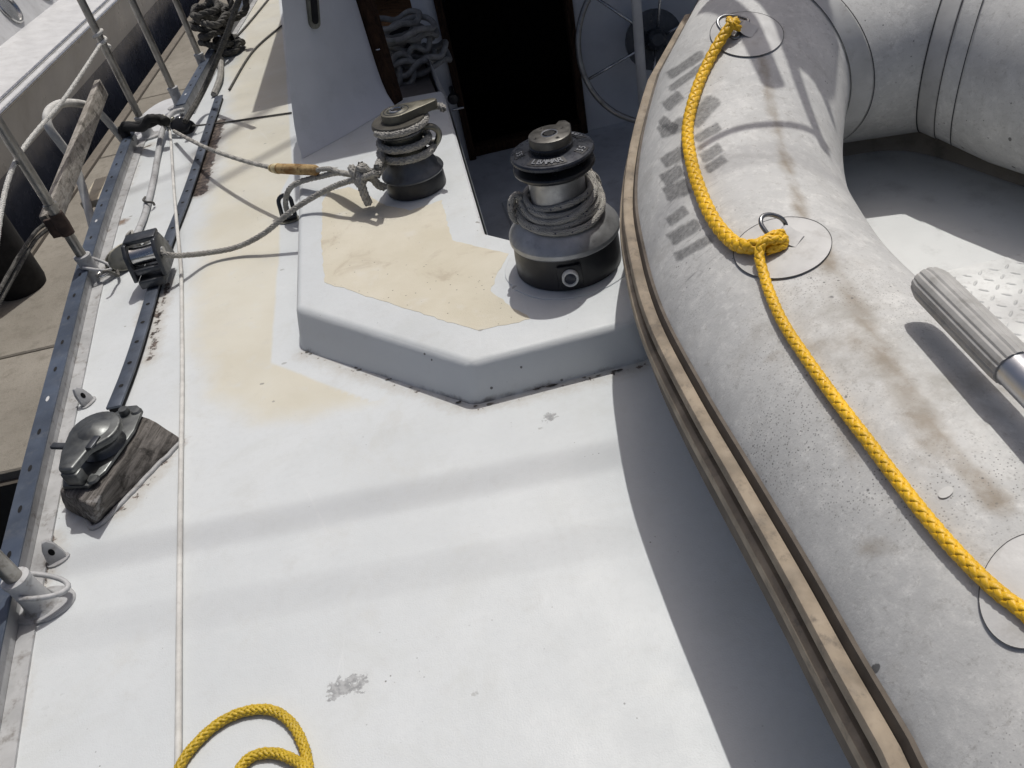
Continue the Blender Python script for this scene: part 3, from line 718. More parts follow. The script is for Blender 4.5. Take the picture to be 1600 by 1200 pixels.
# ================================================================== GENOA TRACK, CAR, BLOCKS
def track(pts):
    root = empty('genoa_track', pts[0]); o0 = V(pts[0]); tag(root, 'long grey-blue genoa track with bolt holes along the side deck', 'track')
    P = catmull(pts, .03)
    prof = sweep_rect([p + V((0, 0, .001)) for p in P], .022, .011); cap = sweep_rect([p + V((0, 0, .0115)) for p in P], .030, .006)
    mesh('web', mv(prof, -o0), M_hole, root); mesh('cap', mv(bevel_vf(cap, .0015, 2), -o0), M_trk, root, smooth=True, autosm=40)
    hs = []
    Q = catmull(pts, .078)
    for p in Q[1:-1]:
        hs.append(mv(lathe([(.0, .0), (.0042, .0), (.0052, .0004)], 10), p + V((0, 0, .0178))))
    mesh('bolt_holes', mv(join(*hs), -o0), M_hole, root)['kind'] = 'stuff'
    return root
TRP = [V((p.x, p.y, 0)) for p in (at(345, 156), at(300, 296), at(262, 398), at(216, 556), at(182, 648))]
track(TRP)
# genoa lead car
cc = at(248, 428, .02); tdir = (TRP[1] - TRP[3]).normalized(); cr_ = math.atan2(tdir.y, tdir.x) - math.pi / 2
car = empty('genoa_car', (cc.x, cc.y, 0.018), cr_); tag(car, 'grey genoa lead car with steel roller on the track', 'block')
mesh('slider', box((0, 0, .012), (.062, .125, .022), .004), M_gun, car, smooth=True, autosm=40)
def cheek(x):
    pts = [(-.058, .02), (.058, .02), (.048, .062), (.026, .098), (-.022, .104), (-.044, .082)]
    return xf(prism(pts, -.0055, .0055, .003, 2, allb=True), Matrix.Translation((x, 0, 0)) @ Matrix.Rotation(R(90), 4, 'Z') @ Matrix.Rotation(R(90), 4, 'X'))
mesh('cheek', cheek(-.036), M_gun, car, smooth=True, autosm=35); mesh('cheek', cheek(.036), M_gun, car, smooth=True, autosm=35)
rl = xf(lathe([(.0, -.029), (.024, -.029), (.022, -.02), (.0215, 0), (.022, .02), (.024, .029), (0, .029)], 28), Matrix.Translation((0, -.012, .066)) @ Matrix.Rotation(R(90), 4, 'Y'))
mesh('roller', rl, M_steel, car, smooth=True, autosm=40)
mesh('crown_bar', box((0, .012, .101), (.078, .045, .012), .004), M_gun, car, smooth=True, autosm=40)
mesh('lower_bar', box((0, -.040, .040), (.066, .018, .016), .004), M_gun, car, smooth=True, autosm=40)
mesh('axle', xf(lathe([(0, -.046), (.009, -.046), (.009, .046), (0, .046)], 14), Matrix.Translation((0, -.012, .066)) @ Matrix.Rotation(R(90), 4, 'Y')), M_cast, car, smooth=True, autosm=40)
mesh('stop_pin', lathe([(.007, .03), (.007, .048), (0, .05)], 14, (.0, .052, 0)), M_steel, car, smooth=True)
# snatch block with shackle, left of the car
sb0 = at(195, 402, .025); sb = empty('snatch_block', sb0); tag(sb, 'tarnished snatch block lashed between stanchion foot and genoa car', 'block')
dv = (at(222, 378, .03) - at(176, 415, .02)).normalized(); an = math.atan2(dv.y, dv.x)
MB_ = Matrix.Rotation(an, 4, 'Z') @ Matrix.Rotation(R(65), 4, 'X')
ell = [(.052 * math.cos(a), .033 * math.sin(a)) for a in [2 * math.pi * i / 24 for i in range(24)]]
for z0 in (-.017, .011): mesh('cheek', xf(prism(ell, z0, z0 + .006, .002, 1, allb=True), MB_), M_old, sb, smooth=True, autosm=40)
mesh('sheave', xf(lathe([(.0, -.010), (.028, -.010), (.021, 0), (.028, .010), (0, .010)], 24), MB_), M_gun, sb, smooth=True, autosm=40)
def shackle(r, L, th): return tube([V((r * math.cos(a), L + r * math.sin(a), 0)) for a in [math.pi * i / 10 for i in range(11)]][::1], th, 8)
sh_ = tube([V((-.012, 0, 0)), V((-.012, .03, 0))] + [V((.012 * -math.cos(math.pi * i / 8), .03 + .012 * math.sin(math.pi * i / 8), 0)) for i in range(1, 8)] + [V((.012, .03, 0)), V((.012, 0, 0))], .0042, 8)
mesh('shackle', xf(sh_, Matrix.Translation(dv * .045) @ Matrix.Rotation(an - R(90), 4, 'Z')), M_steel, sb, smooth=True)
mesh('shackle', xf(sh_, Matrix.Translation(dv * -.045) @ Matrix.Rotation(an + R(90), 4, 'Z')), M_steel, sb, smooth=True)
for k in range(3):
    P = [dv * .05 + V((random.uniform(-.02, .03), random.uniform(-.03, .03), random.uniform(-.005, .035))) for _ in range(6)]
    mesh('lashing', tube(catmull(P, .006, True), .0035, 7, closed=True), M_rope, sb, smooth=True)
P = [at(*q) for q in ((160, 425, .06), (168, 424, .055), (178, 428, .03), (185, 430, .015), (180, 412, .02))]
mesh('lanyard', mv(tube(catmull(P, .006), .004, 8), -sb0), M_roped, sb, smooth=True)

# foot block bolted on a weathered wooden wedge
WTOP = [(95, 772), (188, 640), (232, 655), (150, 800)]
base = [at(*p, 0) for p in ((150, 822), (100, 790), (205, 655), (281, 692))]
fb0 = (base[0] + base[1] + base[2] + base[3]) / 4
fb = empty('foot_block', fb0); tag(fb, 'tarnished turning block bolted on a weathered wooden wedge at the end of the track', 'block')
# wedge: near-right long edge thin, far-left edge tall
tA, tB, tC, tD = at(92, 766, .062), at(186, 640, .062), at(232, 652, .056), at(146, 792, .056)
bA, bB, bC, bD = at(100, 796, 0), at(196, 655, 0), at(283, 690, 0), at(152, 822, 0)
lipC, lipD = at(281, 682, .008), at(150, 817, .010)
vs = [p - fb0 for p in (bA, bB, bC, bD, tA, tB, tC, tD, lipC, lipD)]
fs = [[4, 7, 6, 5], [7, 9, 8, 6], [9, 3, 2, 8], [0, 4, 5, 1], [0, 3, 9, 7, 4], [1, 5, 6, 8, 2], [0, 1, 2, 3]]
bm = bmesh.new(); bv = [bm.verts.new(v) for v in vs]
for f in fs: bm.faces.new([bv[i] for i in f])
bmesh.ops.recalc_face_normals(bm, faces=bm.faces[:]); bmesh.ops.bevel(bm, geom=bm.edges[:], offset=.004, segments=2, affect='EDGES', profile=.5)
bmesh.ops.triangulate(bm, faces=[f for f in bm.faces if len(f.verts) > 4])
bmesh.ops.subdivide_edges(bm, edges=[e for e in bm.edges if e.calc_length() > .03], cuts=4, use_grid_fill=True)
for v in bm.verts: v.co += V((noise.noise(v.co * 45), noise.noise(v.co * 45 + V((9, 0, 0))), noise.noise(v.co * 45 + V((0, 7, 0))))) * .0022
wvf = from_bm(bm); mesh('wooden_wedge', wvf, M_wedge, fb, smooth=True, autosm=50)
# sealant lip at the foot
seal = [bC - fb0 + V((.004, 0, .004)), bD - fb0 + V((.003, -.003, .004)), bA - fb0 + V((-.004, -.002, .003))]
mesh('sealant', tube([p + V((noise.noise(p * 60) * .003, noise.noise(p * 60 + V((5, 0, 0))) * .003, -.002)) for p in catmull([seal[0], seal[0].lerp(seal[1], .5), seal[1], seal[1].lerp(seal[2], .3)], .008)], .0048, 7), M_paintg, fb, smooth=True)
ax = (tB - tA); L = ax.length; ax.normalize(); ay = (tD - tA); ay = (ay - ax * ay.dot(ax)); wdt = ay.length; ay.normalize(); az = ax.cross(ay)
if az.z < 0: az = -az
FM = Matrix(((ax.x, ay.x, az.x, 0), (ax.y, ay.y, az.y, 0), (ax.z, ay.z, az.z, 0), (0, 0, 0, 1)))
FO = Matrix.Translation(tA - fb0 + ay * wdt * .42) @ FM
def fbm(name, vf, m): return mesh(name, xf(vf, FO), m, fb, smooth=True, autosm=40)
L_ = L
plate = [(-.0 * L_, -.024), (.10 * L_, -.036), (.55 * L_, -.042), (.86 * L_, -.036), (1.0 * L_, -.018), (1.02 * L_, .004), (.96 * L_, .022), (.7 * L_, .034), (.2 * L_, .034), (.02 * L_, .022)]
fbm('base_plate', prism(plate, .004, .010, .002, 2), M_blk)
fbm('sheave', lathe([(0, .012), (.040, .012), (.034, .020), (.033, .026), (.040, .036), (0, .036)], 36, (.48 * L_, -.002, 0)), M_gun)
upper = [(.02 * L_, -.014), (.22 * L_, -.034)] + [(.50 * L_ + .047 * math.cos(a), -.004 + .045 * math.sin(a)) for a in [R(-115) + R(230) * i / 18 for i in range(19)]] + [(.26 * L_, .014), (.03 * L_, .012)]
fbm('cover_plate', prism(upper, .037, .049, .005, 3), M_blk)
fbm('boss', lathe([(.0, .056), (.012, .055), (.022, .051), (.030, .048)], 28, (.5 * L_, -.004, 0)), M_blk)
fbm('nose_block', box((.06 * L_, 0, .024), (.10 * L_, .032, .028), .004), M_blk)
fbm('bolt', lathe([(.0, .022), (.008, .022), (.0095, .019), (.0095, .010)], 18, (.90 * L_, -.006, 0)), M_blk)
fbm('bolt', lathe([(.0, .014), (.008, .0135), (.011, .010)], 18, (.09 * L_, .024, 0)), M_blk)
fbm('bolt', lathe([(.0, .014), (.007, .0135), (.010, .010)], 18, (.93 * L_, .013, 0)), M_blk)
fbm('latch', box((.30 * L_, -.040, .045), (.012, .045, .007), .002), M_gun)
fbm('latch', box((.33 * L_, .016, .0505), (.030, .012, .005), .0015), M_gun)
# folded deck pad-eyes
def padeye(px, py, label, tilt, hole=True):
    b = at(px, py); o = empty('pad_eye', b, tilt); o.scale = (.72, 1, 1.05); tag(o, label, 'pad eye', 'small painted pad eyes')
    pts = [(-.018, -.004), (.018, -.004), (.020, .012), (.014, .030), (.004, .040), (-.006, .040), (-.015, .028), (-.020, .010)]
    mesh('tab', xf(prism(pts, -.0045, .0045, .002, 2, allb=True), Matrix.Rotation(R(74), 4, 'X')), M_paintg, o, smooth=True, autosm=40)
    mesh('eye', xf(lathe([(0, 0), (.0062, 0)], 16), Matrix.Rotation(R(74), 4, 'X') @ Matrix.Translation((.0, .020, .0049))), M_hole, o)
    mesh('foot', prism([(.026 * math.cos(a), .012 * math.sin(a)) for a in [2 * math.pi * i / 16 for i in range(16)]], .0005, .003), M_paintg, o)
padeye(92, 876, 'painted pad eye with a round hole below the wooden wedge', R(25))
padeye(139, 630, 'thin folded pad eye standing above the wooden wedge beside the rail', R(62))

# ================================================================== SMALL LINES ON THE SIDE DECK
def line(name, pts, rad, mat, label, cat='rope', kind='braid', m=6, **k):
    P = [p if isinstance(p, V) else at(*p) for p in pts]
    vf = braid(P, rad, m, **k) if kind == 'braid' else (laid(P, rad) if kind == 'laid' else tube(catmull(P, .01), rad, 9))
    o0 = P[0]; return tag(mesh(name, mv(vf, -o0), mat, smooth=True, loc=o0), label, cat)
line('white_cord', [(262, 186, .03), (266, 210, .022), (272, 300, .012), (279, 380, .040), (283, 430, .012), (284, 500, .006), (284.5, 600, .006), (283, 700, .006), (281.5, 800, .006), (280.5, 900, .006), (279.5, 1000, .006), (279, 1100, .006), (278, 1200, .006), (276, 1330, .006)], .0046, M_ropew, 'thin white cord running straight down the deck to the bottom edge', kind='tube')
ds_ = [at(*p) for p in ((288, 620, .0008), (288, 700, .0008), (287, 800, .0008), (285.5, 900, .0008), (285, 1000, .0008), (285, 1100, .0008), (284.5, 1200, .0008))]
line('jackline', [(288, 172, .03), (268, 178, .035), (254, 205, .03), (246, 245, .012), (240, 280, .010), (228, 330, .010), (214, 366, .014), (206, 384, .028)], .0095, M_paintg, 'stiff grey-white strap line lying between the rail and the track', kind='tube')
line('jackline_lashing', [V((p.x, p.y, p.z)) for p in [at(227, 308, .006), at(224, 313, .02), at(231, 316, .024), at(239, 316, .018), at(241, 320, .006)]], .0035, M_roped, 'short dark lashing around the middle of the strap line', kind='tube')
line('thin_cord', [(300, 197, .03), (345, 192, .006), (400, 184, .004), (456, 176, .004)], .003, M_roped, 'thin dark cord running across the deck to the cabin side', kind='tube')
line('dark_sheet', [(289, 190, .06), aty(318, 140, 3.02), aty(350, 65, 2.95), aty(378, -14, 2.88)], .009, M_roped, 'dark taut sheet rising from the black block to the top edge')
# black swivel block where those lines meet
bb = at(286, 197, .03); bbk = empty('black_block', bb, -.5); tag(bbk, 'black swivel block on the deck where several lines meet', 'block')
ell2 = [(.045 * math.cos(a), .026 * math.sin(a)) for a in [2 * math.pi * i / 22 for i in range(22)]]
for z0 in (-.016, .009): mesh('cheek', xf(prism(ell2, z0, z0 + .007, .003, 2, allb=True), Matrix.Rotation(R(50), 4, 'X')), M_blackp, bbk, smooth=True, autosm=40)
mesh('sheave', xf(lathe([(0, -.009), (.022, -.009), (.016, 0), (.022, .009), (0, .009)], 20), Matrix.Rotation(R(50), 4, 'X')), M_gun, bbk, smooth=True, autosm=40)
mesh('swivel', tube([V((-.045 - .014 + .014 * math.cos(a), .014 * math.sin(a), 0)) for a in [2 * math.pi * i / 14 for i in range(14)]], .004, 8, closed=True), M_steel, bbk, smooth=True)
cl2 = at(262, 200, .03); lash = empty('shackle_cluster', cl2); tag(lash, 'small steel shackles and cord tangled beside the black block', 'shackle')
for k in range(4):
    a0 = random.uniform(0, 6); M = Matrix.Translation((random.uniform(-.02, .02), random.uniform(-.03, .03), random.uniform(-.012, .012))) @ Matrix.Rotation(a0, 4, 'Z') @ Matrix.Rotation(random.uniform(.3, 1.4), 4, 'X')
    mesh('shackle', xf(sh_, M), M_steel if k % 2 else M_old, lash, smooth=True)
# line through the wooden toggle to the small winch
line('leader_line', [(272, 205, .035), (300, 220, .065), (330, 234, .085), (380, 251, .105), (432, 264, .12)], .0058, M_fleck, 'flecked line from the black block to the wooden toggle', ds=.006)
tg = empty('wooden_toggle', at(424, 263, .12)); tag(tg, 'worn pale-ended wooden toggle threaded on the line', 'toggle')
ta, tb = V((0, 0, 0)), at(496, 266, .135) - at(424, 263, .12)
mesh('barrel', tube([ta, ta.lerp(tb, .03), ta.lerp(tb, .2), ta.lerp(tb, .5), ta.lerp(tb, .95), tb], [.008, .0115, .013, .014, .0135, .010], 16), M_toggle, tg, smooth=True)
mesh('pale_end', tube([ta - tb * .02, ta.lerp(tb, .10), ta.lerp(tb, .16)], [.009, .0135, .0143], 16), plain('cream_plastic_end', (.55, .46, .26), .5), tg, smooth=True)
# heap of dark rope round a cleat at the top
hp0 = at(352, 84); heap = empty('rope_heap', hp0); tag(heap, 'dark weathered rope heaped in coils by the far rail', 'rope')
for k in range(9):
    r0, r1 = random.uniform(.045, .085), random.uniform(.07, .125); z0 = .02 + .022 * k; rot = random.uniform(0, 3); cx, cy = random.uniform(-.03, .03), random.uniform(-.04, .05)
    P = [V((cx + r0 * math.cos(a + rot) * random.uniform(.85, 1.1), cy + r1 * math.sin(a + rot) * random.uniform(.85, 1.1), z0 + random.uniform(-.012, .02))) for a in [2 * math.pi * i / 10 for i in range(10)]]
    mesh('coil', laid(P + [P[0]], .014, pitch=.08), M_roped, heap, smooth=True)
for a, b in (((330, 40), (322, -30)), ((352, 40), (352, -25)), ((366, 30), (380, -22))):
    pA_, pB_ = at(*a, .12), aty(b[0], b[1], hp0.y + .05)
    mesh('hanging_part', laid([pA_ - hp0, (pA_ + pB_) / 2 - hp0 + V((.02, 0, -.03)), pB_ - hp0], .015, pitch=.09), M_roped, heap, smooth=True)
mesh('post', bar((.02, .05, .0), (.0, .05, .62), .018, 16), M_steelw, heap, smooth=True)
line('far_line', [(345, 92, .02), (344, 120, .02), (334, 148, .01)], .011, M_rope, 'short grey line trailing from the dark rope heap')
for k, (q0, q1, q2, lab) in enumerate((((352, 74), (385, 40), (428, -12), 'thin line running forward nearest the rope heap on the far deck'), ((358, 140), (395, 80), (440, 40), 'thin line running forward close to the cabin side on the far deck'))):
    line('deck_line', [(*q0, .006), (*q1, .006), (*q2, .006)], .0042, M_roped, lab, kind='tube')
# deck seam across the far deck
seam_c = [at(380, 58, .0009), at(440, 56, .0009)]

# ================================================================== WINCHES
def drum_mat(): return M_cast
def place_text(body, size, mat, parent, Mtx, name):
    cu = bpy.data.curves.new(name, 'FONT'); cu.body = body; cu.size = size; cu.extrude = .0009; cu.align_x = 'CENTER'; cu.align_y = 'CENTER'; cu.space_character = 1.12; cu.offset = size * .012
    to = bpy.data.objects.new(name, cu); COL.objects.link(to); dg = bpy.context.evaluated_depsgraph_get(); me = bpy.data.meshes.new_from_object(to.evaluated_get(dg)); bpy.data.objects.remove(to)
    me.transform(Mtx); me.materials.clear(); me.materials.append(mat); o = bpy.data.objects.new(name, me); COL.objects.link(o); o.parent = parent; return o
wc_ = at(889, 410, ZC); wc_.z = ZC + .0005
w1 = empty('winch', wc_); tag(w1, 'large black self-tailing winch with LEWMAR on its top, on the coaming point', 'winch', 'sheet winches')
K = 1.0
def w1m(name, vf, m, **k): return mesh(name, vf, m, w1, smooth=True, autosm=k.get('a', 35))
base = w1m('base', lathe([(.109, 0), (.1115, .002), (.1105, .035), (.1085, .064), (.104, .0655)], 72), M_blackp)
w1m('skirt', lathe([(.108, .0645), (.1125, .066), (.1145, .069), (.1145, .077), (.1125, .081), (.106, .089), (.092, .101), (.078, .110), (.066, .118), (.0605, .126), (.058, .132)], 72), M_cast, a=25)
w1m('drum', lathe([(.0575, .130), (.0555, .140), (.0555, .178), (.058, .190), (.060, .196)], 64), M_cast)
# self-tailer jaws
w1m('lower_jaw', lathe([(.045, .190), (.058, .192), (.074, .198), (.0795, .203), (.0805, .207), (.079, .210), (.060, .215), (.05, .218)], 64), M_black)
fl_ = w1m('upper_jaw', lathe([(.05, .217), (.062, .221), (.0775, .2245), (.0812, .2275), (.0812, .2315), (.079, .2345), (.060, .2375), (.046, .2385)], 72), plain('blue_black_anodised', (.028, .032, .042), .32, .35, var=.25, scale=25, bump=.08, dirt=.4, dirtcol=(.09, .095, .11)), a=30)
hub_pts = [(.041 * math.cos(a), .041 * math.sin(a)) for a in [R(62) + R(290) * i / 30 for i in range(31)]] + [(.046, .024), (.040, .046), (.027, .049)]
M_hub = plain('grey_bronze_hub', (.095, .092, .085), .40, .6, var=.2, scale=25, bump=.1, dirt=.35, dirtcol=(.2, .19, .17))
w1m('hub', join(lathe([(.0425, .2375), (.0425, .246), (.040, .249)], 48)), M_black)
w1m('feeder_cap', prism(hub_pts, .2485, .2640, .0025, 2), M_hub)
w1m('socket_rim', lathe([(.0135, .2635), (.0155, .2655), (.0165, .264)], 28), M_cast)
star = []
for i in range(16):
    r_ = .0135 if i % 2 else .0095; a = 2 * math.pi * i / 16; star.append((r_ * math.cos(a), r_ * math.sin(a)))
w1m('handle_socket', prism(star, .2605, .2647), M_hole)
for a in (20, 110, 200, 290):
    x, y = .030 * math.cos(R(a)), .030 * math.sin(R(a))
    s_ = w1m('cap_screw', lathe([(0, .2648), (.0035, .2648), (.0042, .2642)], 14, (x, y, 0)), M_hub)
    mesh('hex_recess', lathe([(0, .26505), (.0018, .26505)], 6, (x, y, 0)), M_hole, s_)
# lettering cast into the flange
toward = math.atan2(-wc_.y, -wc_.x)
M_let = plain('worn_lettering', (.15, .158, .175), .4, .2)
def on_flange(body, ang, size, w):
    rr_ = .0635; Mtx = Matrix.Rotation(ang, 4, 'Z') @ Matrix.Translation((rr_, 0, .2376)) @ Matrix.Rotation(R(9), 4, 'Y') @ Matrix.Rotation(R(90), 4, 'Z')
    # recessed plate with curved sides behind the letters
    ri, ro = .0535, .0735; kk = 10; a0 = w / rr_ / 2; pv = []
    for i in range(kk + 1):
        a = -a0 + 2 * a0 * i / kk; pv.append((ri * math.cos(a), ri * math.sin(a), .23945)); pv.append((ro * math.cos(a), ro * math.sin(a), .2361))
    pf = [[2 * i, 2 * i + 1, 2 * i + 3, 2 * i + 2] for i in range(kk)]
    pl = mesh('name_panel', xf((pv, pf), Matrix.Rotation(ang, 4, 'Z')), M_black, w1, smooth=True)
    n = len(body); adv = w * .84 / n
    for i, chx in enumerate(body):
        a = ang + ((i - (n - 1) / 2) * adv) / rr_
        Mi = Matrix.Rotation(a, 4, 'Z') @ Matrix.Translation((rr_, 0, .2383)) @ Matrix.Rotation(R(9), 4, 'Y') @ Matrix.Rotation(R(90), 4, 'Z')
        place_text(chx, size, M_let, pl, Mi, 'letter')
w1.scale = (.925, .925, 1.0)
A0 = toward - R(12)
on_flange('LEWMAR', A0, .0185, .072); on_flange('55', A0 + R(72), .0185, .026)
on_flange('LEWMAR', A0 + R(148), .0165, .064); on_flange('55', A0 - R(72) , .0165, .024)
# button housing on the base
ab = toward - R(1)
BM = Matrix.Rotation(ab, 4, 'Z') @ Matrix.Translation((.1105, 0, .033)) @ Matrix.Rotation(R(90), 4, 'Y') @ Matrix.Rotation(R(90), 4, 'Z')
bh = w1m('button_housing', xf(box((0, 0, .001), (.050, .046, .008), .003), BM), M_blackp)
mesh('button_ring', xf(lathe([(.0115, .004), (.0165, .004), (.0168, .012), (.0155, .0150), (.0130, .0150), (.0115, .012)], 32), BM), plain('white_plastic_ring', (.62, .62, .60), .4), bh, smooth=True, autosm=40)
mesh('button', xf(lathe([(.0118, .004), (.0116, .0120), (.008, .0140), (0, .0145)], 28), BM), plain('navy_button', (.02, .025, .04), .4), bh, smooth=True, autosm=40)
# rope bundle dropped over the drum
wr = empty('winch_rope', wc_); wr.scale = (.95, .95, 1); tag(wr, 'grey flecked rope hanked loosely round the large winch drum', 'rope')
random.seed(11)
TURN = [(.0615, .152), (.0625, .142), (.067, .134), (.0725, .128), (.078, .122), (.084, .116), (.073, .138)]
for k, (rr_, zz) in enumerate(TURN):
    ph = random.uniform(0, 6); tx, ty = random.uniform(-.004, .004), random.uniform(-.003, .004); P = []
    for i in range(24):
        a = 2 * math.pi * i / 24
        lump = .085 * math.exp(-((((a - R(168)) + math.pi) % (2 * math.pi)) - math.pi) ** 2 * 9) + .075 * math.exp(-((((a - R(28)) + math.pi) % (2 * math.pi)) - math.pi) ** 2 * 9)
        r_ = rr_ * (1 + lump * random.uniform(.5, 1.3)) + .0022 * math.sin(2 * a + ph)
        z_ = zz + .009 * math.cos(a - R(40)) + .0035 * math.sin(2 * a + ph * 1.7) + lump * random.uniform(.05, .22)
        if r_ > .066: z_ = max(z_, .126 - (r_ - .062) * .92 + .0070)
        P.append(V((r_ * math.cos(a) + tx, r_ * math.sin(a) + ty, z_)))
    mesh('turn', braid(P + [P[0]], .0056, 8, pitch=.05, ds=.0036, nseg=4), M_fleck, wr, smooth=True)
for a0 in (R(170), R(30)):
    for k in range(3):
        aa = a0 + (k - 1) * .16; c = V((.079 * math.cos(aa), .079 * math.sin(aa), .136)); t_ = V((math.cos(aa), math.sin(aa), 0))
        P = [c + t_ * (.013 * math.cos(b) + .003 * k) + V((0, 0, (.019 + .003 * k) * math.sin(b))) + V((-t_.y, t_.x, 0)) * (.006 * math.sin(b + k)) for b in [2 * math.pi * i / 10 for i in range(10)]]
        mesh('binding', braid(P + [P[0]], .0054, 8, pitch=.05, ds=.0036, nseg=4), M_fleck, wr, smooth=True)
# white paint ring around the winch foot
ring = rough_poly([(wc_.x + .128 * math.cos(a), wc_.y + .125 * math.sin(a)) for a in [2 * math.pi * i / 30 for i in range(30)]], .012, .0012)
mesh('winch_pad', prism(ring, ZC - .002, ZC + .0022, .001, 1), M_coam, cob, smooth=True, autosm=40)
w1.location.z = ZC + .0025; wr.location.z = ZC + .0025

# small winch
c2 = at(652, 292, ZC); c2.z = ZC + .0008
w2 = empty('winch', c2); w2.scale = (.93, .93, .955); tag(w2, 'smaller tarnished winch with a flat feeder arm, on the left coaming arm', 'winch', 'sheet winches')
def w2m(name, vf, m, a=35): return mesh(name, vf, m, w2, smooth=True, autosm=a)
w2m('base', lathe([(.076, 0), (.079, .002), (.0785, .030), (.076, .040), (.07, .041)], 56), M_blackp)
w2m('skirt', lathe([(.0765, .040), (.081, .042), (.0825, .046), (.080, .051), (.072, .056), (.066, .066), (.058, .080), (.052, .094), (.050, .100)], 56), plain('dull_grey_alloy', (.13, .135, .14), .42, .7, var=.2, scale=20, bump=.15, dirt=.4, dirtcol=(.06, .06, .06)))
w2m('drum', lathe([(.049, .098), (.048, .108), (.048, .142), (.050, .150)], 48), M_old)
w2m('lower_jaw', lathe([(.042, .146), (.054, .147), (.060, .151), (.061, .155), (.058, .160), (.045, .163)], 48), M_gun)
w2m('upper_jaw', lathe([(.045, .163), (.060, .164), (.0690, .1675), (.0705, .172), (.0695, .178), (.0665, .1815), (.050, .182), (.036, .1815)], 56), plain('brown_grey_jaw', (.085, .08, .068), .45, .5, var=.3, scale=25, dirt=.45, dirtcol=(.03, .03, .03)))
fa = math.atan2(.75, 1.0) - R(28)
arm = []
for i in range(21):
    a = R(70) + R(220) * i / 20; arm.append((.040 * math.cos(a), .040 * math.sin(a)))
arm += [(.100, -.0085), (.106, .002), (.100, .013)]
w2m('feeder_arm', xf(prism(arm, .1815, .2015, .002, 2), Matrix.Rotation(fa, 4, 'Z')), plain('worn_bronze_arm', (.15, .143, .115), .45, .6, var=.2, scale=18, bump=.15, dirt=.4, dirtcol=(.06, .055, .04)))
w2m('cap_ring', lathe([(.030, .2014), (.0315, .2028), (.033, .2014)], 40), M_gun)
w2m('cap_ring', lathe([(.018, .2014), (.0215, .2045), (.025, .2014)], 36), M_old)
w2m('socket_rim', lathe([(.0110, .2018), (.0135, .2052), (.0175, .2046), (.019, .2014)], 28), M_steel)
w2m('handle_socket', prism([(x * .85, y * .85) for x, y in star], .199, .2040), M_hole)
w2m('tail_arm', xf(tube(catmull([V((.052, -.006, .150)), V((.078, -.008, .146)), V((.090, -.006, .128)), V((.082, -.004, .108)), V((.064, -.002, .092)), V((.05, 0, .088))], .006), .008, 10), Matrix.Rotation(fa - R(10), 4, 'Z')), M_old)
# turns of the sheet and its run to the car
sheet = empty('genoa_sheet', c2); tag(sheet, 'grey braided sheet wound on the small winch and led to the genoa car', 'rope')
P = []; a_start = R(-120)
for i in range(60):
    a = a_start + i * R(18.0) ; P.append(V((.0585 * math.cos(a), .0585 * math.sin(a), .148 - .00085 * i)))
P = P[::-1]   # from lower turn up
ex = at(588, 270, .185) - c2
tail1 = [ex, at(562, 279, .165) - c2, at(530, 288, .150) - c2, at(495, 305, .12) - c2, at(455, 330, .093) - c2, at(412, 365, .050) - c2, at(370, 386, .024) - c2, at(325, 395, .026) - c2, at(285, 399, .055) - c2, at(262, 398, .075) - c2, at(246, 392, .088) - c2]
mesh('run', braid(tail1, .0066, 6, ds=.006), M_rope, sheet, smooth=True)
def turns(n, z0, dz, r, exitp):
    Q = []
    for i in range(int(n * 18)):
        a = R(200) - i * R(20); Q.append(V((r * math.cos(a), r * math.sin(a), z0 + dz * i / 18)))
    return [V(exitp), V(exitp).lerp(Q[0], .5)] + Q
mesh('turn', braid(turns(1.3, .084, .0165, .0640, ex + V((0, 0, -.005))), .0085, 6, ds=.006), M_rope, sheet, smooth=True)
mesh('turn', braid(turns(1.2, .108, .0165, .0580, ex + V((.004, .012, .006))), .0085, 6, ds=.006), M_rope, sheet, smooth=True)
# jaw turn, pale where it leaves the groove
jt = [V((.064 * math.cos(a), .064 * math.sin(a), .1625)) for a in [R(-150) + R(14) * i for i in range(17)]]
jt = jt + [V((.100 * math.cos(fa + .05), .100 * math.sin(fa + .05), .172)), V((.106 * math.cos(fa - .12), .106 * math.sin(fa - .12), .168))]
mesh('jaw_turn', braid(jt, .0075, 6, ds=.005), M_rope, sheet, smooth=True)
# clumsy knot between the winch and the toggle
k0 = at(566, 272, .165); knot = empty('sheet_knot', k0); tag(knot, 'bulky grey knot in the line left of the small winch', 'knot')
for k in range(3):
    P = []
    for i in range(9):
        a = 2 * math.pi * i / 9; P.append(V((.012 * math.cos(a) + .008 * k - .008, .020 * math.sin(a) * (1 if k != 1 else .6), .022 * math.cos(a * (1 if k else 2) + k))))
    mesh('loop', braid(P + [P[0]], .0085, 6, ds=.006), M_rope, knot, smooth=True)
mesh('tail', braid([V((.0, -.01, .012)), V((-.005, -.025, -.005)), V((-.006, -.030, -.035)), V((-.004, -.026, -.062))], .010, 6, ds=.006), M_rope, knot, smooth=True)
mesh('tail', braid([V((.015, .0, .005)), at(590, 288, .13) - k0, at(600, 292, .115) - k0], .009, 6, ds=.006), M_rope, knot, smooth=True)
line('toggle_line', [(494, 266, .135), (515, 264, .14), (540, 272, .15), (566, 272, .165), (595, 262, .182)], .006, M_rope, 'short grey line between the wooden toggle and the knot', ds=.006)
line('blue_fleck_tail', [(560, 276, .15), (530, 270, .135), (500, 276, .115), (472, 283, .108), (455, 292, .10), (447, 308, .07), (447, 325, .04), (452, 338, .018)], .0068, M_fleck, 'blue-flecked rope tail looped down the outside of the coaming', ds=.006)
hk = at(452, 340, .01); hook = empty('deck_shackle', hk); tag(hook, 'dark shackle on a deck eye at the foot of the coaming', 'shackle')
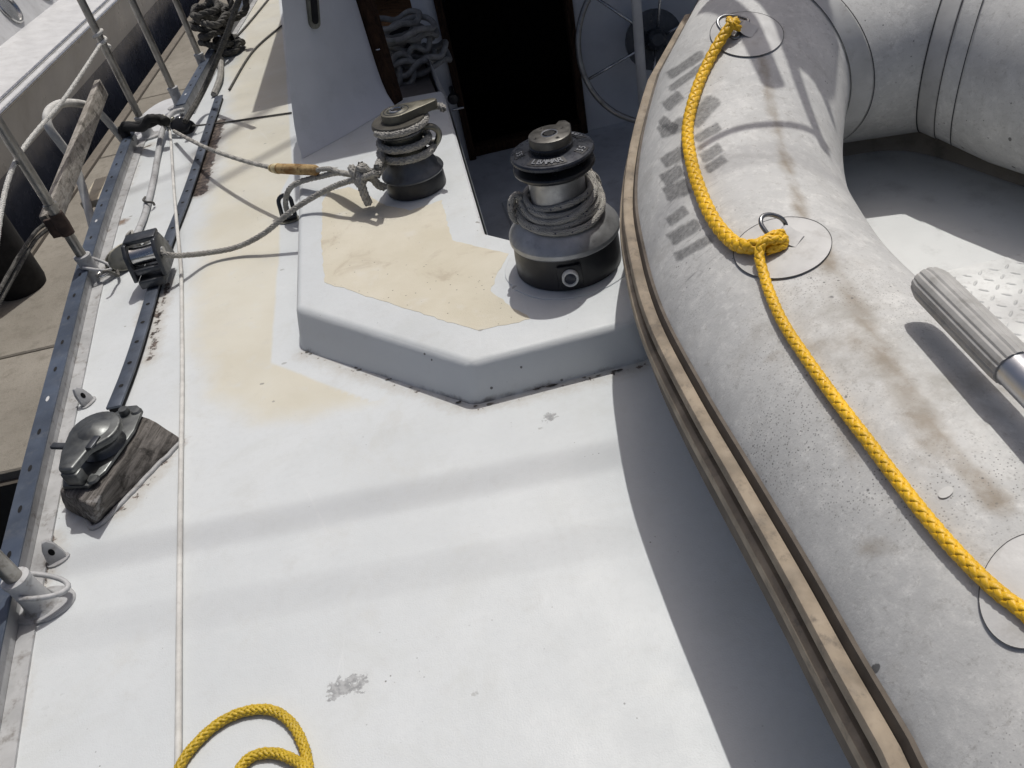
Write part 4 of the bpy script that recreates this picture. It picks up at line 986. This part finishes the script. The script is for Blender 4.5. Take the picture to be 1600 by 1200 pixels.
mesh('bow', xf(sh_, Matrix.Scale(1.4, 4) @ Matrix.Rotation(R(60), 4, 'X')), M_gun, hook, smooth=True)
mesh('eye_plate', prism([(.03 * math.cos(a), .016 * math.sin(a)) for a in [2 * math.pi * i / 16 for i in range(16)]], -.009, -.005), M_old, hook)
mesh('pin', bar((-.02, 0, 0), (.02, 0, 0), .005), M_gun, hook, smooth=True)

# ================================================================== COCKPIT CONTENTS
cw = aty(1026, 62, YB - .22)
whl = empty('steering_wheel', cw); tag(whl, 'thin steel steering wheel in the shaded cockpit', 'steering wheel')
wd_ = (V((cw.x, cw.y - .1, cw.z - .25)) - EYE).normalized(); wn = V((-.08, -1, .30)).normalized()
WM = wn.to_track_quat('Z', 'Y').to_matrix().to_4x4(); RW = .30
mesh('rim', xf(tube([V((RW * math.cos(a), RW * math.sin(a), 0)) for a in [2 * math.pi * i / 72 for i in range(72)]], .011, 10, closed=True), WM), M_steelw, whl, smooth=True)
mesh('hub', xf(lathe([(.0, .03), (.022, .03), (.035, .018), (.04, -.02), (.04, -.06)], 24), WM), M_gun, whl, smooth=True, autosm=40)
for k in range(6):
    a = R(18 + 60 * k); mesh('spoke', xf(bar((.03 * math.cos(a), .03 * math.sin(a), 0), (RW * math.cos(a), RW * math.sin(a), 0), .0055, 8), WM), M_steel, whl, smooth=True)
ped = mesh('pedestal_disc', mv(xf(lathe([(0, 0), (.11, 0), (.11, -.02), (.09, -.12)], 32), WM), -wn * .05), M_gun, whl, smooth=True, autosm=40)
pp = aty(1007, 190, YB - .5); p2 = aty(1008, -60, YB - .5)
tag(mesh('canopy_pole', bar(V((pp.x, pp.y, ZF)), V((pp.x, pp.y, 1.62)), .0175, 16), M_whitep, smooth=True), 'white vertical pole in front of the steering wheel', 'pole')
# coil of rope on the locker shelf
kc = at(640, 108, -.03); kc = V((kc.x, min(kc.y, YB - .22), -.03))
coil = empty('rope_coil', kc); tag(coil, 'pale rope hank lying on the dark shelf beside the companionway', 'rope')
random.seed(5); M_coil = plain('dingy_grey_rope', (.26, .255, .245), .85, var=.2, scale=40, bump=.3, dirt=.4)
for k in range(10):
    rx, ry = random.uniform(.07, .15), random.uniform(.05, .11); z0 = .02 + .017 * k; rot = random.uniform(-.6, .9); cx, cy = random.uniform(-.05, .05), random.uniform(-.04, .04)
    P = []
    for i in range(12):
        a = 2 * math.pi * i / 12; x, y = rx * math.cos(a), ry * math.sin(a); P.append(V((cx + x * math.cos(rot) - y * math.sin(rot), cy + x * math.sin(rot) + y * math.cos(rot), z0 + random.uniform(-.012, .025))))
    mesh('turn', tube(catmull(P, .012, True), .0105, 9, closed=True), M_coil, coil, smooth=True)
for k in range(2):
    P = [V((-.07 + .05 * k, -.09, .05)) + V((.04 * math.cos(a), .01 * math.sin(2 * a), .055 * math.sin(a))) for a in [2 * math.pi * i / 10 for i in range(10)]]
    mesh('bight', tube(catmull(P, .01, True), .0105, 9, closed=True), M_coil, coil, smooth=True)
# small latch knob on the companionway edge
lk = aty(708, 152, YB - .12); kn_ = empty('latch_knob', lk); tag(kn_, 'small black knob on the companionway edge', 'knob')
mesh('knob', xf(lathe([(0, .03), (.018, .028), (.024, .015), (.018, .003), (.009, 0), (.009, -.11)], 20), V((0, -1, 0)).to_track_quat('Z', 'Y').to_matrix().to_4x4()), M_blackp, kn_, smooth=True, autosm=50)
mesh('lever', box((.008, -.01, -.045), (.05, .008, .008), .002), M_steel, kn_)
# sole hatch
hatch = [at(*p, ZF) for p in ((784, 318), (850, 300), (885, 372), (815, 392))]
tag(mesh('sole_hatch', prism([(p.x, p.y) for p in hatch], ZF + .001, ZF + .008, .003, 1), plain('hatch_paint', (.40, .41, .42), .55, dirt=.4, scale=8)), 'flat painted hatch in the shaded cockpit sole', 'hatch')

# ================================================================== DINGHY
RT = .173; RDZ = .052; ROF = math.sqrt(RT * RT - RDZ * RDZ)
def rz_at(i): return .25
RUBPX = [(1560, 1470, .25), (1404, 1187, .25), (1322, 1043, .25), (1247, 906, .25), (1165, 763, .25), (1090, 633, .25), (1028, 510, .25), (1000, 414, .255), (988, 326, .265), (999, 230, .29), (1026, 134, .33), (1052, 88, .35)]
rub = [at(*p) for p in RUBPX]
rub = [rub[0] + V((.05, -.6, 0)), ] + rub
rubc = catmull(rub, .02)
cen = []
for i, p in enumerate(rubc):
    t = rubc[min(i + 3, len(rubc) - 1)] - rubc[max(i - 3, 0)]; t.z = 0; t.normalize(); cen.append(p + V((t.y, -t.x, 0)) * ROF - V((0, 0, RDZ)))
K1 = V((.625, 1.49, .30)); K2 = V((.965, 1.42, .305))
cen = [c for c in cen if (c - K1).length > .15 and c.y < 1.38]
stbc = catmull([K2 + V((.056, -.2, -.012)), K2 + V((.15, -.45, -.015)), K2 + V((.29, -.8, -.03)), K2 + V((.34, -1.2, -.05)), K2 + V((.34, -2.4, -.06))], .04)
CENTER = cen + [K1, K2] + stbc
NP_PORT = len(cen)
def tube_rings(C, rad, n):
    vs = []; fs = []; info = []
    for i, p in enumerate(C):
        ti = (p - C[i - 1]).normalized() if i else (C[1] - p).normalized(); to = (C[i + 1] - p).normalized() if i < len(C) - 1 else ti
        b = (ti + to).normalized(); side = b.cross(V((0, 0, 1))).normalized(); up = side.cross(b); sc_ = 1 / max(.5, b.dot(ti))
        for k in range(n):
            a = 2 * math.pi * k / n; vs.append(p + side * (rad * sc_ * math.cos(a)) + up * (rad * math.sin(a))); info.append((i, a))
    for i in range(len(C) - 1):
        for k in range(n): fs.append([i * n + k, i * n + (k + 1) % n, (i + 1) * n + (k + 1) % n, (i + 1) * n + k])
    return vs, fs, info
def tsdf(p):
    best = 9; bi = 0
    for i in range(0, len(CENTER) - 1):
        d, t = seg_dist(p, CENTER[i], CENTER[i + 1])
        if d < best: best = d; bi = i + t
    return best - RT, bi
CSEG = CENTER
def on_tube(px, py, off=0.0):
    d = ray(px, py).normalized(); t = .15
    for _ in range(60):
        s, i = tsdf(EYE + d * t)
        if s < .0004: break
        t += s * .95
        if t > 4: return None, None
    p = EYE + d * t; i0 = int(i); f = i - i0; c = CENTER[i0].lerp(CENTER[min(i0 + 1, len(CENTER) - 1)], f); nn = (p - c).normalized()
    return c + nn * (RT + off), nn
D0 = V((.5, .6, 0.0)); din = empty('dinghy', D0); tag(din, 'grey inflatable dinghy with tan rubbing strake resting on the deck', 'dinghy')
def dm(name, vf, m, parent=None, **k):
    return mesh(name, mv(vf, -D0), m, parent or din, **k)
tv, tf, ti_ = tube_rings(CENTER, RT, 112)
tubeo = dm('inflatable_tube', (tv, tf), M_tube, smooth=True)
STL = [on_tube(*p)[0] for p in ((1178, 60), (1196, 110), (1212, 190), (1232, 260), (1250, 330), (1300, 420), (1360, 520), (1420, 620), (1480, 700), (1560, 790))]
SMR = [on_tube(*p)[0] for p in ((1075, 140), (1060, 220), (1062, 300), (1075, 380), (1090, 430))]
ST4 = [on_tube(*p)[0] for p in ((1330, 520), (1385, 590), (1430, 660), (1450, 720))]; ST5 = [on_tube(*p)[0] for p in ((1265, 590), (1310, 650), (1340, 730))]
ST2 = [on_tube(*p)[0] for p in ((1200, 560), (1330, 535))]; ST3 = [on_tube(*p)[0] for p in ((1345, 855), (1400, 850))]
a1, a2, a3 = [], [], []
for v, (i, a) in zip(tv, ti_):
    if i < NP_PORT and .15 < a < 3.3:
        s = .003 + .003 * (v.y < .75) - line_d(v, STL); s = max(s, .001 - line_d(v, ST4), .0 - line_d(v, ST5)); s = max(s, -.002 - line_d(v, ST2), .000 - line_d(v, ST3)); a1.append(s); a2.append(max(0, min(1, (.95 - v.y) / .35))); a3.append(max(0, 1 - line_d(v, SMR) / .09))
    else: a1.append(-1); a2.append(.25); a3.append(0)
for nm, Lx in (('stain', a1), ('mould', a2), ('smear', a3)): tubeo.data.attributes.new(nm, 'FLOAT', 'POINT').data.foreach_set('value', Lx)
# surface bands: seams, tapes, the rubbing strake
def ring_at(i, off, wid, along=0):
    pass
def band(Crange, offs):     # profile swept along the outer side of the port tube: list of (angle, radius)
    vs, fs = [], []; n = len(offs)
    for i in Crange:
        p = CENTER[i]; ti = (p - CENTER[i - 1]).normalized() if i else (CENTER[1] - p).normalized(); to = (CENTER[i + 1] - p).normalized(); b = (ti + to).normalized(); side = b.cross(V((0, 0, 1))).normalized(); up = side.cross(b); s_ = 1 / max(.5, b.dot(ti))
        for a, r in offs: vs.append(p + side * (r * s_ * math.cos(a)) + up * (r * math.sin(a)))
    m = len(list(Crange))
    for i in range(m - 1):
        for k in range(n - 1): fs.append([i * n + k, i * n + k + 1, (i + 1) * n + k + 1, (i + 1) * n + k])
    return vs, fs
rp = range(0, NP_PORT + 2)
aw = lambda mm: mm / RT / 1000
A_ = math.pi - math.asin(RDZ / RT)
dm('strake_base', band(rp, [(A_ - aw(27), RT - .001), (A_ - aw(25), RT + .004), (A_ + aw(40), RT + .005), (A_ + aw(95), RT + .005), (A_ + aw(99), RT - .001)]), M_rubd, smooth=True, autosm=30)
dm('strake_ridge', band(rp, [(A_ - aw(13), RT + .003), (A_ - aw(12), RT + .013), (A_ - aw(9), RT + .017), (A_ - aw(2), RT + .0175), (A_ + aw(3), RT + .014), (A_ + aw(4), RT + .003)]), M_rub, smooth=True, autosm=40)
dm('strake_ridge', band(rp, [(A_ + aw(11), RT + .003), (A_ + aw(12), RT + .013), (A_ + aw(17), RT + .0175), (A_ + aw(28), RT + .0165), (A_ + aw(36), RT + .010), (A_ + aw(38), RT + .003)]), M_rub, smooth=True, autosm=40)
def seamring(i0, wdt, off, mat, name, shift=0.0, tilt_with=None):
    # mitre plane ring at corner i0, moved by shift along the outgoing (+) or incoming (-) segment
    p = CENTER[i0]; ti = (p - CENTER[i0 - 1]).normalized(); to = (CENTER[i0 + 1] - p).normalized(); b = (ti + to).normalized(); side = b.cross(V((0, 0, 1))).normalized(); up = side.cross(b); s_ = 1 / b.dot(ti); d = to if shift >= 0 else ti
    vs, fs = [], []; n = 96
    for e_ in (0, 1):
        for k in range(n):
            a = 2 * math.pi * k / n; vs.append(p + side * ((RT + off) * s_ * math.cos(a)) + up * ((RT + off) * math.sin(a)) + d * (shift + (wdt * (e_ - .5))))
    for k in range(n): fs.append([k, (k + 1) % n, n + (k + 1) % n, n + k])
    return dm(name, (vs, fs), mat, smooth=True)
i1, i2 = NP_PORT, NP_PORT + 1
for ii in (i1, i2):
    seamring(ii, .036, .0022, M_tape, 'seam_tape', .018); seamring(ii, .0022, .0028, M_seam, 'seam_line', -.002); seamring(ii, .0018, .0026, M_seam, 'seam_line', .0385)
seamring(i2, .002, .0026, M_seam, 'seam_line', .075)
def px_patch(name, cx, cy, rx, ry, rot, off, mat, parent=None, rings=8, seg=48, inner=0.0):
    vs, fs = [], []
    for j in range(rings + 1):
        f = inner + (1 - inner) * j / rings
        for k in range(seg):
            a = 2 * math.pi * k / seg; x, y = rx * f * math.cos(a), ry * f * math.sin(a)
            p, nn = on_tube(cx + x * math.cos(rot) - y * math.sin(rot), cy + x * math.sin(rot) + y * math.cos(rot), off)
            if p is None: return None
            vs.append(p)
    for j in range(rings):
        for k in range(seg): fs.append([j * seg + k, j * seg + (k + 1) % seg, (j + 1) * seg + (k + 1) % seg, (j + 1) * seg + k])
    return dm(name, (vs, fs), mat, parent, smooth=True)
M_dring = plain('dull_ring_steel', (.24, .245, .25), .3, .9, var=.2, scale=30, bump=.1, dirt=.3)
def dring(pa, cx, cy, wx, wy, ang):
    p, nn = on_tube(cx, cy, .004); x = on_tube(cx + wx, cy + wy, .004)[0] - p; L_ = x.length; x.normalize(); y = nn.cross(x).normalized()
    return p, nn, x, y
for (cx, cy, rx, ry, rot, rx_, ry_) in ((1167, 55, 57, 35, 0.02, 1150, 48), (1223, 389, 77, 47, -.17, 1208, 372), (1612, 925, 80, 92, .35, 1655, 955)):
    pa = px_patch('d_ring_patch', cx, cy, rx, ry, rot, .0022, M_patch)
    if pa is None: continue
    px_patch('patch_edge', cx, cy, rx * 1.006, ry * 1.006, rot, .0024, M_seam, pa, 1, 64, .985)
    if rx_ > 1600: continue
    p, nn = on_tube(rx_, ry_, .0); q, _ = on_tube(rx_ + 26, ry_ + 4, .0); ex_ = (q - p).normalized(); ey_ = nn.cross(ex_).normalized()
    DM = Matrix(((ex_.x, ey_.x, nn.x, 0), (ex_.y, ey_.y, nn.y, 0), (ex_.z, ey_.z, nn.z, 0), (0, 0, 0, 1)))
    # wire D lifted off the surface
    Dp = [V((.012, -.024, .006)), V((.012, 0, .006)), V((.012, .024, .006)), V((-.008, .023, .012)), V((-.024, .014, .018)), V((-.030, 0, .020)), V((-.024, -.014, .018)), V((-.008, -.023, .012))]
    if rx_ == 1150: Dp = [V((v.x * 1.25, v.y * 1.2, v.z)) for v in Dp]
    if rx_ == 1208: Dp = [V((v.x * .9 + (0 if v.x > 0 else .012), v.y, v.z * (1 if v.x > 0 else 1.7))) for v in Dp]
    Dp = [V((v.x * .78, v.y * .78, v.z * .85)) for v in Dp]
    ringo = dm('d_ring', xf(tube(catmull(Dp, .003, True), .0028, 10, closed=True), Matrix.Translation(p) @ DM), M_dring, pa, smooth=True)
    web = [V((.030, s * .020, .003)) for s in (-1, 1)]
    wv_ = []
    for xx, zz in ((.034, .003), (.022, .006), (.015, .0115), (.010, .0115), (.006, .008), (.004, .003)):
        for s in (-1, 1): wv_.append(V((xx, s * .014, zz)))
    dm('strap', xf((wv_, [[2 * i, 2 * i + 1, 2 * i + 3, 2 * i + 2] for i in range(5)]), Matrix.Translation(p) @ DM), M_patch, pa, smooth=True)
# oarlock patch behind the oar grip
px_patch('oarlock_patch', 1440, 446, 22, 34, -.55, .004, M_patch)
pw_ = px_patch('oarlock_recess', 1441, 447, 12, 22, -.55, .0055, plain('stained_patch', (.25, .235, .205), .6, dirt=.5))
px_patch('bare_spot', 1478, 770, 13, 8, -.5, .0012, plain('white_scuff', (.62, .62, .60), .6), rings=2, seg=14)
# faded registration marks: worn dark strokes on the outer shoulder
t = NT('faded_black_marking'); fct = t.math('MULTIPLY', t.ramp(t.math('ADD', t.attr('edge'), t.math('MULTIPLY', t.math('SUBTRACT', t.noise(40, 7, .7), .5), 1.9)), .05, .85), t.ramp(t.noise(150, 5, .7), .25, .7, .45, 1)); tr = t.n('ShaderNodeBsdfTransparent'); mx = t.n('ShaderNodeMixShader')
t.out((.075, .075, .08), .7, 0); t.l(t.math('MULTIPLY', fct, .50), mx.inputs[0]); t.l(tr.outputs[0], mx.inputs[1]); t.l(t.b.outputs[0], mx.inputs[2]); t.l(mx.outputs[0], t.t.nodes['Material Output'].inputs[0]); M_mark = t.m
MK = [((1050, 115), (1092, 88), 9), ((1053, 135), (1100, 102), 7), ((1043, 165), (1060, 150), 12), ((1036, 185), (1052, 205), 10), ((1036, 205), (1072, 192), 13), ((1085, 190), (1112, 158), 15), ((1092, 215), (1120, 200), 9),
      ((1040, 252), (1070, 236), 12), ((1040, 280), (1062, 268), 13), ((1044, 302), (1070, 292), 16), ((1100, 245), (1122, 232), 11), ((1108, 262), (1128, 250), 9), ((1048, 345), (1068, 330), 11), ((1052, 372), (1086, 352), 13), ((1062, 398), (1106, 376), 9), ((1190, 68), (1205, 132), 14)]
MK = [((a[0] - 2, a[1] + 2), (b[0] + 3, b[1] - 2), w * 1.18) for a, b, w in MK]
mk = []
for (x0, y0), (x1, y1), w in MK[:-1]:
    dx, dy = x1 - x0, y1 - y0; L_ = math.hypot(dx, dy); nx, ny = -dy / L_ * w / 2, dx / L_ * w / 2
    g = []
    for j in range(5):
        for i in range(9):
            f, h = -.15 + 1.3 * i / 8, (j - 2) * .85; g.append(on_tube(x0 + dx * f + nx * h, y0 + dy * f + ny * h, .0009)[0])
    if any(q is None for q in g): continue
    mk.append((g, [[j * 9 + i, j * 9 + i + 1, (j + 1) * 9 + i + 1, (j + 1) * 9 + i] for j in range(4) for i in range(8)]))
fm = dm('faded_marking', join(*mk), M_mark, smooth=True); fm['kind'] = 'stuff'
fm.data.attributes.new('edge', 'FLOAT', 'POINT').data.foreach_set('value', [(1.0 if (q // 9) in (1, 2, 3) and 0 < q % 9 < 8 else 0.0) for _ in mk for q in range(45)])
# floor with tread plate
ZFL = .098
fl_pts = [(c.x + (.02 if i else 0), c.y) for i, c in enumerate(cen[10::8])]
inner = [(.52, -.5), (1.30, -.5), (1.30, .75), (1.24, 1.10), (1.04, 1.50), (.66, 1.50), (.50, 1.10), (.45, .7)]
dm('floor', prism(inner, ZFL - .03, ZFL), plain('pale_grey_floor', (.64, .655, .65), .5, var=.06, scale=5, bump=.08, dirt=.35, dirtcol=(.3, .3, .29)))
tr_ = []
for i in range(26):
    for j in range(40):
        x, y = .60 + i * .022, .45 + j * .022
        if not (.62 < x < 1.02 and .4 < y < .97): continue
        ang = R(45) if (i + j) % 2 else R(-45); r1, r2 = .0085, .0028
        e = [(r1 * math.cos(a), r2 * math.sin(a)) for a in [2 * math.pi * k / 8 for k in range(8)]]
        M = Matrix.Translation((x, y, ZFL + .001)) @ Matrix.Rotation(ang, 4, 'Z')
        tr_.append(xf(([(a, b, 0) for a, b in e] + [(a * .6, b * .4, .0018) for a, b in e], [[k, (k + 1) % 8, 8 + (k + 1) % 8, 8 + k] for k in range(8)] + [list(range(8, 16))]), M))
plate = [(.56, .40), (1.06, .40), (1.04, .98), (.56, .98)]
dm('tread_plate', prism(plate, ZFL + .0002, ZFL + .001), plain('white_tread_plate', (.68, .69, .68), .5, dirt=.4, scale=20, dirtcol=(.25, .24, .22)))
dm('tread_bars', join(*tr_), plain('white_tread_bars', (.62, .63, .62), .45, dirt=.5, scale=30, dirtcol=(.2, .19, .18)), smooth=True)['kind'] = 'stuff'
fil = [V((c.x - .115, c.y, ZFL + .0)) for c in stbc[1:20]]
TPP = catmull([K1 + V((.06, -.02, 0)), K1.lerp(K2, .5) + V((0, -.02, 0)), K2 + V((-.02, -.03, 0)), stbc[1], stbc[5], stbc[10], stbc[16], stbc[22]], .03)
dm('floor_joint_strip', strip([V((c.x - .055, c.y - .01, ZFL + .004)) for c in TPP], [V((c.x - .02, c.y + .02, c.z - RT + .012)) for c in TPP]), plain('brown_grey_strip', (.26, .235, .20), .8, dirt=.4), smooth=True)  # brown-grey strip between the floor and the underside of the tube
dm('hull_bottom', prism([(.50, -.5), (1.26, -.5), (1.20, .9), (.98, 1.38), (.64, 1.38), (.50, 1.0)], .004, ZFL - .032), M_whitep)
# starboard tube: fabric wear flap
# ---- oar lying across the tube
oa = on_tube(1424, 494, .042)[0]; ob = on_tube(1556, 634, .042)[0]; od = (ob - oa).normalized()
oar = empty('oar', oa); tag(oar, 'oar with ribbed pale grip and aluminium shaft lying on the dinghy tube', 'oar')
gl = (ob - oa).length
rbs = []; nR = 56; prof = []
def ribbed(L_, r):
    P = [od * (L_ * i / 14) for i in range(15)]; fr = frames(P); vs, fs = [], []
    rr_ = [r * .86] + [r] * 13 + [r * .97]
    for i, (p, (t_, u, w)) in enumerate(zip(P, fr)):
        for k in range(nR):
            a = 2 * math.pi * k / nR; q = rr_[i] * (1 - (.055 if k % 4 == 0 else 0)); vs.append(p + u * (q * math.cos(a)) + w * (q * math.sin(a)))
    for i in range(14):
        for k in range(nR): fs.append([i * nR + k, i * nR + (k + 1) % nR, (i + 1) * nR + (k + 1) % nR, (i + 1) * nR + k])
    fs.append(list(range(nR))[::-1]); fs.append([14 * nR + k for k in range(nR)]); return vs, fs
mesh('grip', ribbed(gl, .0190), plain('pale_grey_grip', (.40, .395, .38), .65, var=.12, scale=30, bump=.3, bscale=300, dirt=.5, dirtcol=(.2, .19, .17)), oar, smooth=True, autosm=28)
mesh('shaft', bar(od * (gl * .96), od * (gl + .9), .0166, 32), plain('brushed_aluminium', (.52, .53, .55), .28, 1.0, var=.06, scale=12, bump=.08), oar, smooth=True, autosm=40)
mesh('blade', bevel_vf(beam(od * (gl + .88), od * (gl + 1.3), .07, .006, od.cross(V((0, 0, 1))).normalized(), V((0, 0, 1))), .004), M_patch, oar, smooth=True, autosm=40)

# ---- yellow grab rope over the tube
YR = .0082
def yl(pts, off=YR * .95): 
    out = []
    for q in pts: out.append(on_tube(q[0], q[1], q[2] if len(q) > 2 else off)[0])
    return out
yp = yl([(1152, 52, .020), (1145, 57, .022), (1128, 75, .014), (1108, 105), (1090, 150), (1078, 205), (1083, 255), (1098, 305), (1120, 352), (1150, 386), (1178, 398, .013), (1196, 396, .015), (1212, 387, .014), (1222, 380, .010)])
yr = empty('yellow_rope', yp[0]); tag(yr, 'bright yellow braided rope laced through the rings along the dinghy tube', 'rope')
mesh('upper_run', mv(braid(yp, YR, 4, pitch=.066, nseg=8, ds=.003), -yp[0]), M_yel, yr, smooth=True)
yq = yl([(1226, 386, .010), (1214, 394, .018), (1199, 400, .022), (1191, 412, .014), (1196, 435, .006), (1206, 465, .006), (1228, 512, .005), (1268, 572, .005), (1310, 630, .005), (1350, 682, .005), (1400, 748, .005), (1455, 818, .005), (1510, 880, .005), (1560, 928, .005), (1610, 968, .005), (1680, 1040, .005)])
mesh('lower_run', mv(braid(yq, YR * .68, 4, pitch=.046, nseg=8, ds=.0028), -yp[0]), M_yel, yr, smooth=True)
yk = yl([(1188, 404, .010), (1198, 398, .020), (1212, 388, .020), (1222, 380, .012), (1226, 388, .007), (1216, 396, .009), (1200, 402, .010)])
mesh('hitch', mv(braid(yk, YR * .62, 4, pitch=.05, nseg=8, ds=.0028), -yp[0]), M_yel, yr, smooth=True)
yt = yl([(1148, 46, .012), (1142, 50, .024), (1146, 60, .026), (1156, 56, .014)])
mesh('hitch', mv(braid(yt, YR * .6, 4, pitch=.05, nseg=8, ds=.0028), -yp[0]), M_yel, yr, smooth=True)
# ---- faded yellow rope curling on the near deck
Y2 = .0064
cp2 = [at(*p, Y2) for p in ((262, 1260), (282, 1196), (310, 1158), (345, 1128), (385, 1111), (425, 1110), (455, 1130), (474, 1165), (482, 1205), (476, 1250), (440, 1285))]
cp2 += [at(400, 1290, Y2), at(368, 1250, Y2 + .004), at(372, 1206, Y2), at(396, 1181, Y2), (at(430, 1177, Y2)), at(458, 1187, Y2 + .004), at(478, 1202, Y2 * 3.0), at(500, 1240, Y2)]
tag(mesh('yellow_rope', mv(braid(cp2, Y2, 6, pitch=.05, nseg=5, ds=.0035), -cp2[0]), M_yel2, smooth=True, loc=cp2[0]), 'faded yellow rope looped on the white deck at the bottom edge', 'rope')

# ================================================================== CANOPY OVER THE COCKPIT (above the frame, shades the companionway)
ZK = 1.15
cn_ = empty('cockpit_canopy', (.7, 3.2, ZK)); tag(cn_, 'dark canvas canopy stretched over the cockpit above the frame', 'canopy')
CX0, CX1, CY0, CY1 = -.16, 2.3, 2.53, 4.0
cv, cf = [], []
for j in range(9):
    for i in range(9):
        x, y = CX0 + (CX1 - CX0) * i / 8, CY0 + (CY1 - CY0) * j / 8; cv.append((x - .7, y - 3.2, .06 * math.sin(math.pi * i / 8) + .03 * math.sin(math.pi * j / 8)))
for j in range(8):
    for i in range(8): cf.append([j * 9 + i, j * 9 + i + 1, j * 9 + i + 10, j * 9 + i + 9])
mesh('canvas', (cv, cf), M_canvas, cn_, smooth=True)
mesh('added_side_curtain', ([(CX1 - .7, CY0 - 3.2, .0), (CX1 - .7, CY1 - 3.2, .0), (CX1 - .65, CY1 - 3.2, -1.0), (CX1 - .65, CY0 - 3.2, -1.0)], [[0, 1, 2, 3]]), M_canvas, cn_)  # unseen curtain added to deepen the shade in the cockpit
for y in (CY0, CY1): mesh('bow_tube', tube([V((CX0 - .7 + (CX1 - CX0) * i / 8, y - 3.2, .06 * math.sin(math.pi * i / 8) - .014)) for i in range(9)], .0125, 10), M_steel, cn_, smooth=True)
# unseen sheet, poles and cord added to cast the shadows on the dinghy bow
def lift(px, py, z):
    p, _ = on_tube(px, py)
    while p is None or p.z < .2: px -= 4; p, _ = on_tube(px, py)
    return p + SUN * ((z - p.z) / SUN.z)
ZA = 1.22
aw_ = empty('added_shade_sheet', lift(1250, 20, ZA)); tag(aw_, 'added canvas sheet and poles cut to cast the dinghy bow shadows, out of frame', 'shade caster'); aw0 = V(aw_.location)
fp_ = [lift(*q, ZA) for q in ((1225, 62), (1238, 100), (1250, 105), (1272, 125), (1292, 165), (1306, 150), (1312, 80), (1295, 20))]
fp_ = fp_ + [fp_[-1] + V((.03, .45, .02)), fp_[0] + V((-.03, .50, .02))]
mesh('flap', mv(([p for p in fp_] + [p + V((0, 0, .006)) for p in fp_], [list(range(len(fp_))), [len(fp_) + i for i in range(len(fp_))][::-1]]), -aw0), M_canvas, aw_)
for q0, q1, r_ in (((1150, 20), (1208, 128), .020), ((1232, 80), (1290, 235), .010), ((1262, 90), (1302, 190), .008)):
    a, b = lift(*q0, ZA), lift(*q1, ZA - .06); mesh('pole', mv(bar(a + (a - b) * .8, b, r_, 12), -aw0), M_steel, aw_, smooth=True)
P = [lift(*q, ZA - .10) for q in ((1092, 232), (1140, 205), (1190, 195), (1240, 196), (1280, 212), (1300, 240))]
mesh('cord', mv(tube(catmull(P, .02), .007, 8), -aw0), M_roped, aw_, smooth=True)
# boom and stays high overhead: only their soft shadows cross the deck
def high(px, py, h): p = at(px, py); return p + SUN * (h / SUN.z)
HB = 6.5
bo = empty('boom', high(600, 775, HB)); tag(bo, 'boom carried high above the deck, out of frame', 'boom'); b0_ = V(bo.location)
a, b = high(250, 850, HB), high(985, 705, HB); mesh('spar', mv(bar(a + (a - b) * .6, b + (b - a) * 1.5, .0075, 16), -b0_), M_whitep, bo, smooth=True)
for k, (q0, q1, r_) in enumerate((((200, 975), (900, 850), .0035), ((330, 225), (452, 150), .022), ((330, 290), (450, 225), .016), ((200, 300), (330, 250), .010))):
    a, b = high(*q0, HB), high(*q1, HB); tag(mesh('stay', bar(a + (a - b) * .2, b + (b - a) * .2, r_, 10), M_steel, smooth=True), ['lowest rigging stay above the near deck, out of frame', 'thick rigging stay above the far side deck, out of frame', 'middle rigging stay above the side deck, out of frame', 'rigging stay above the toe rail, out of frame'][k], 'stay', 'rigging overhead')
print('gz', gz, 'nz', nz, 'objs', len(bpy.data.objects))
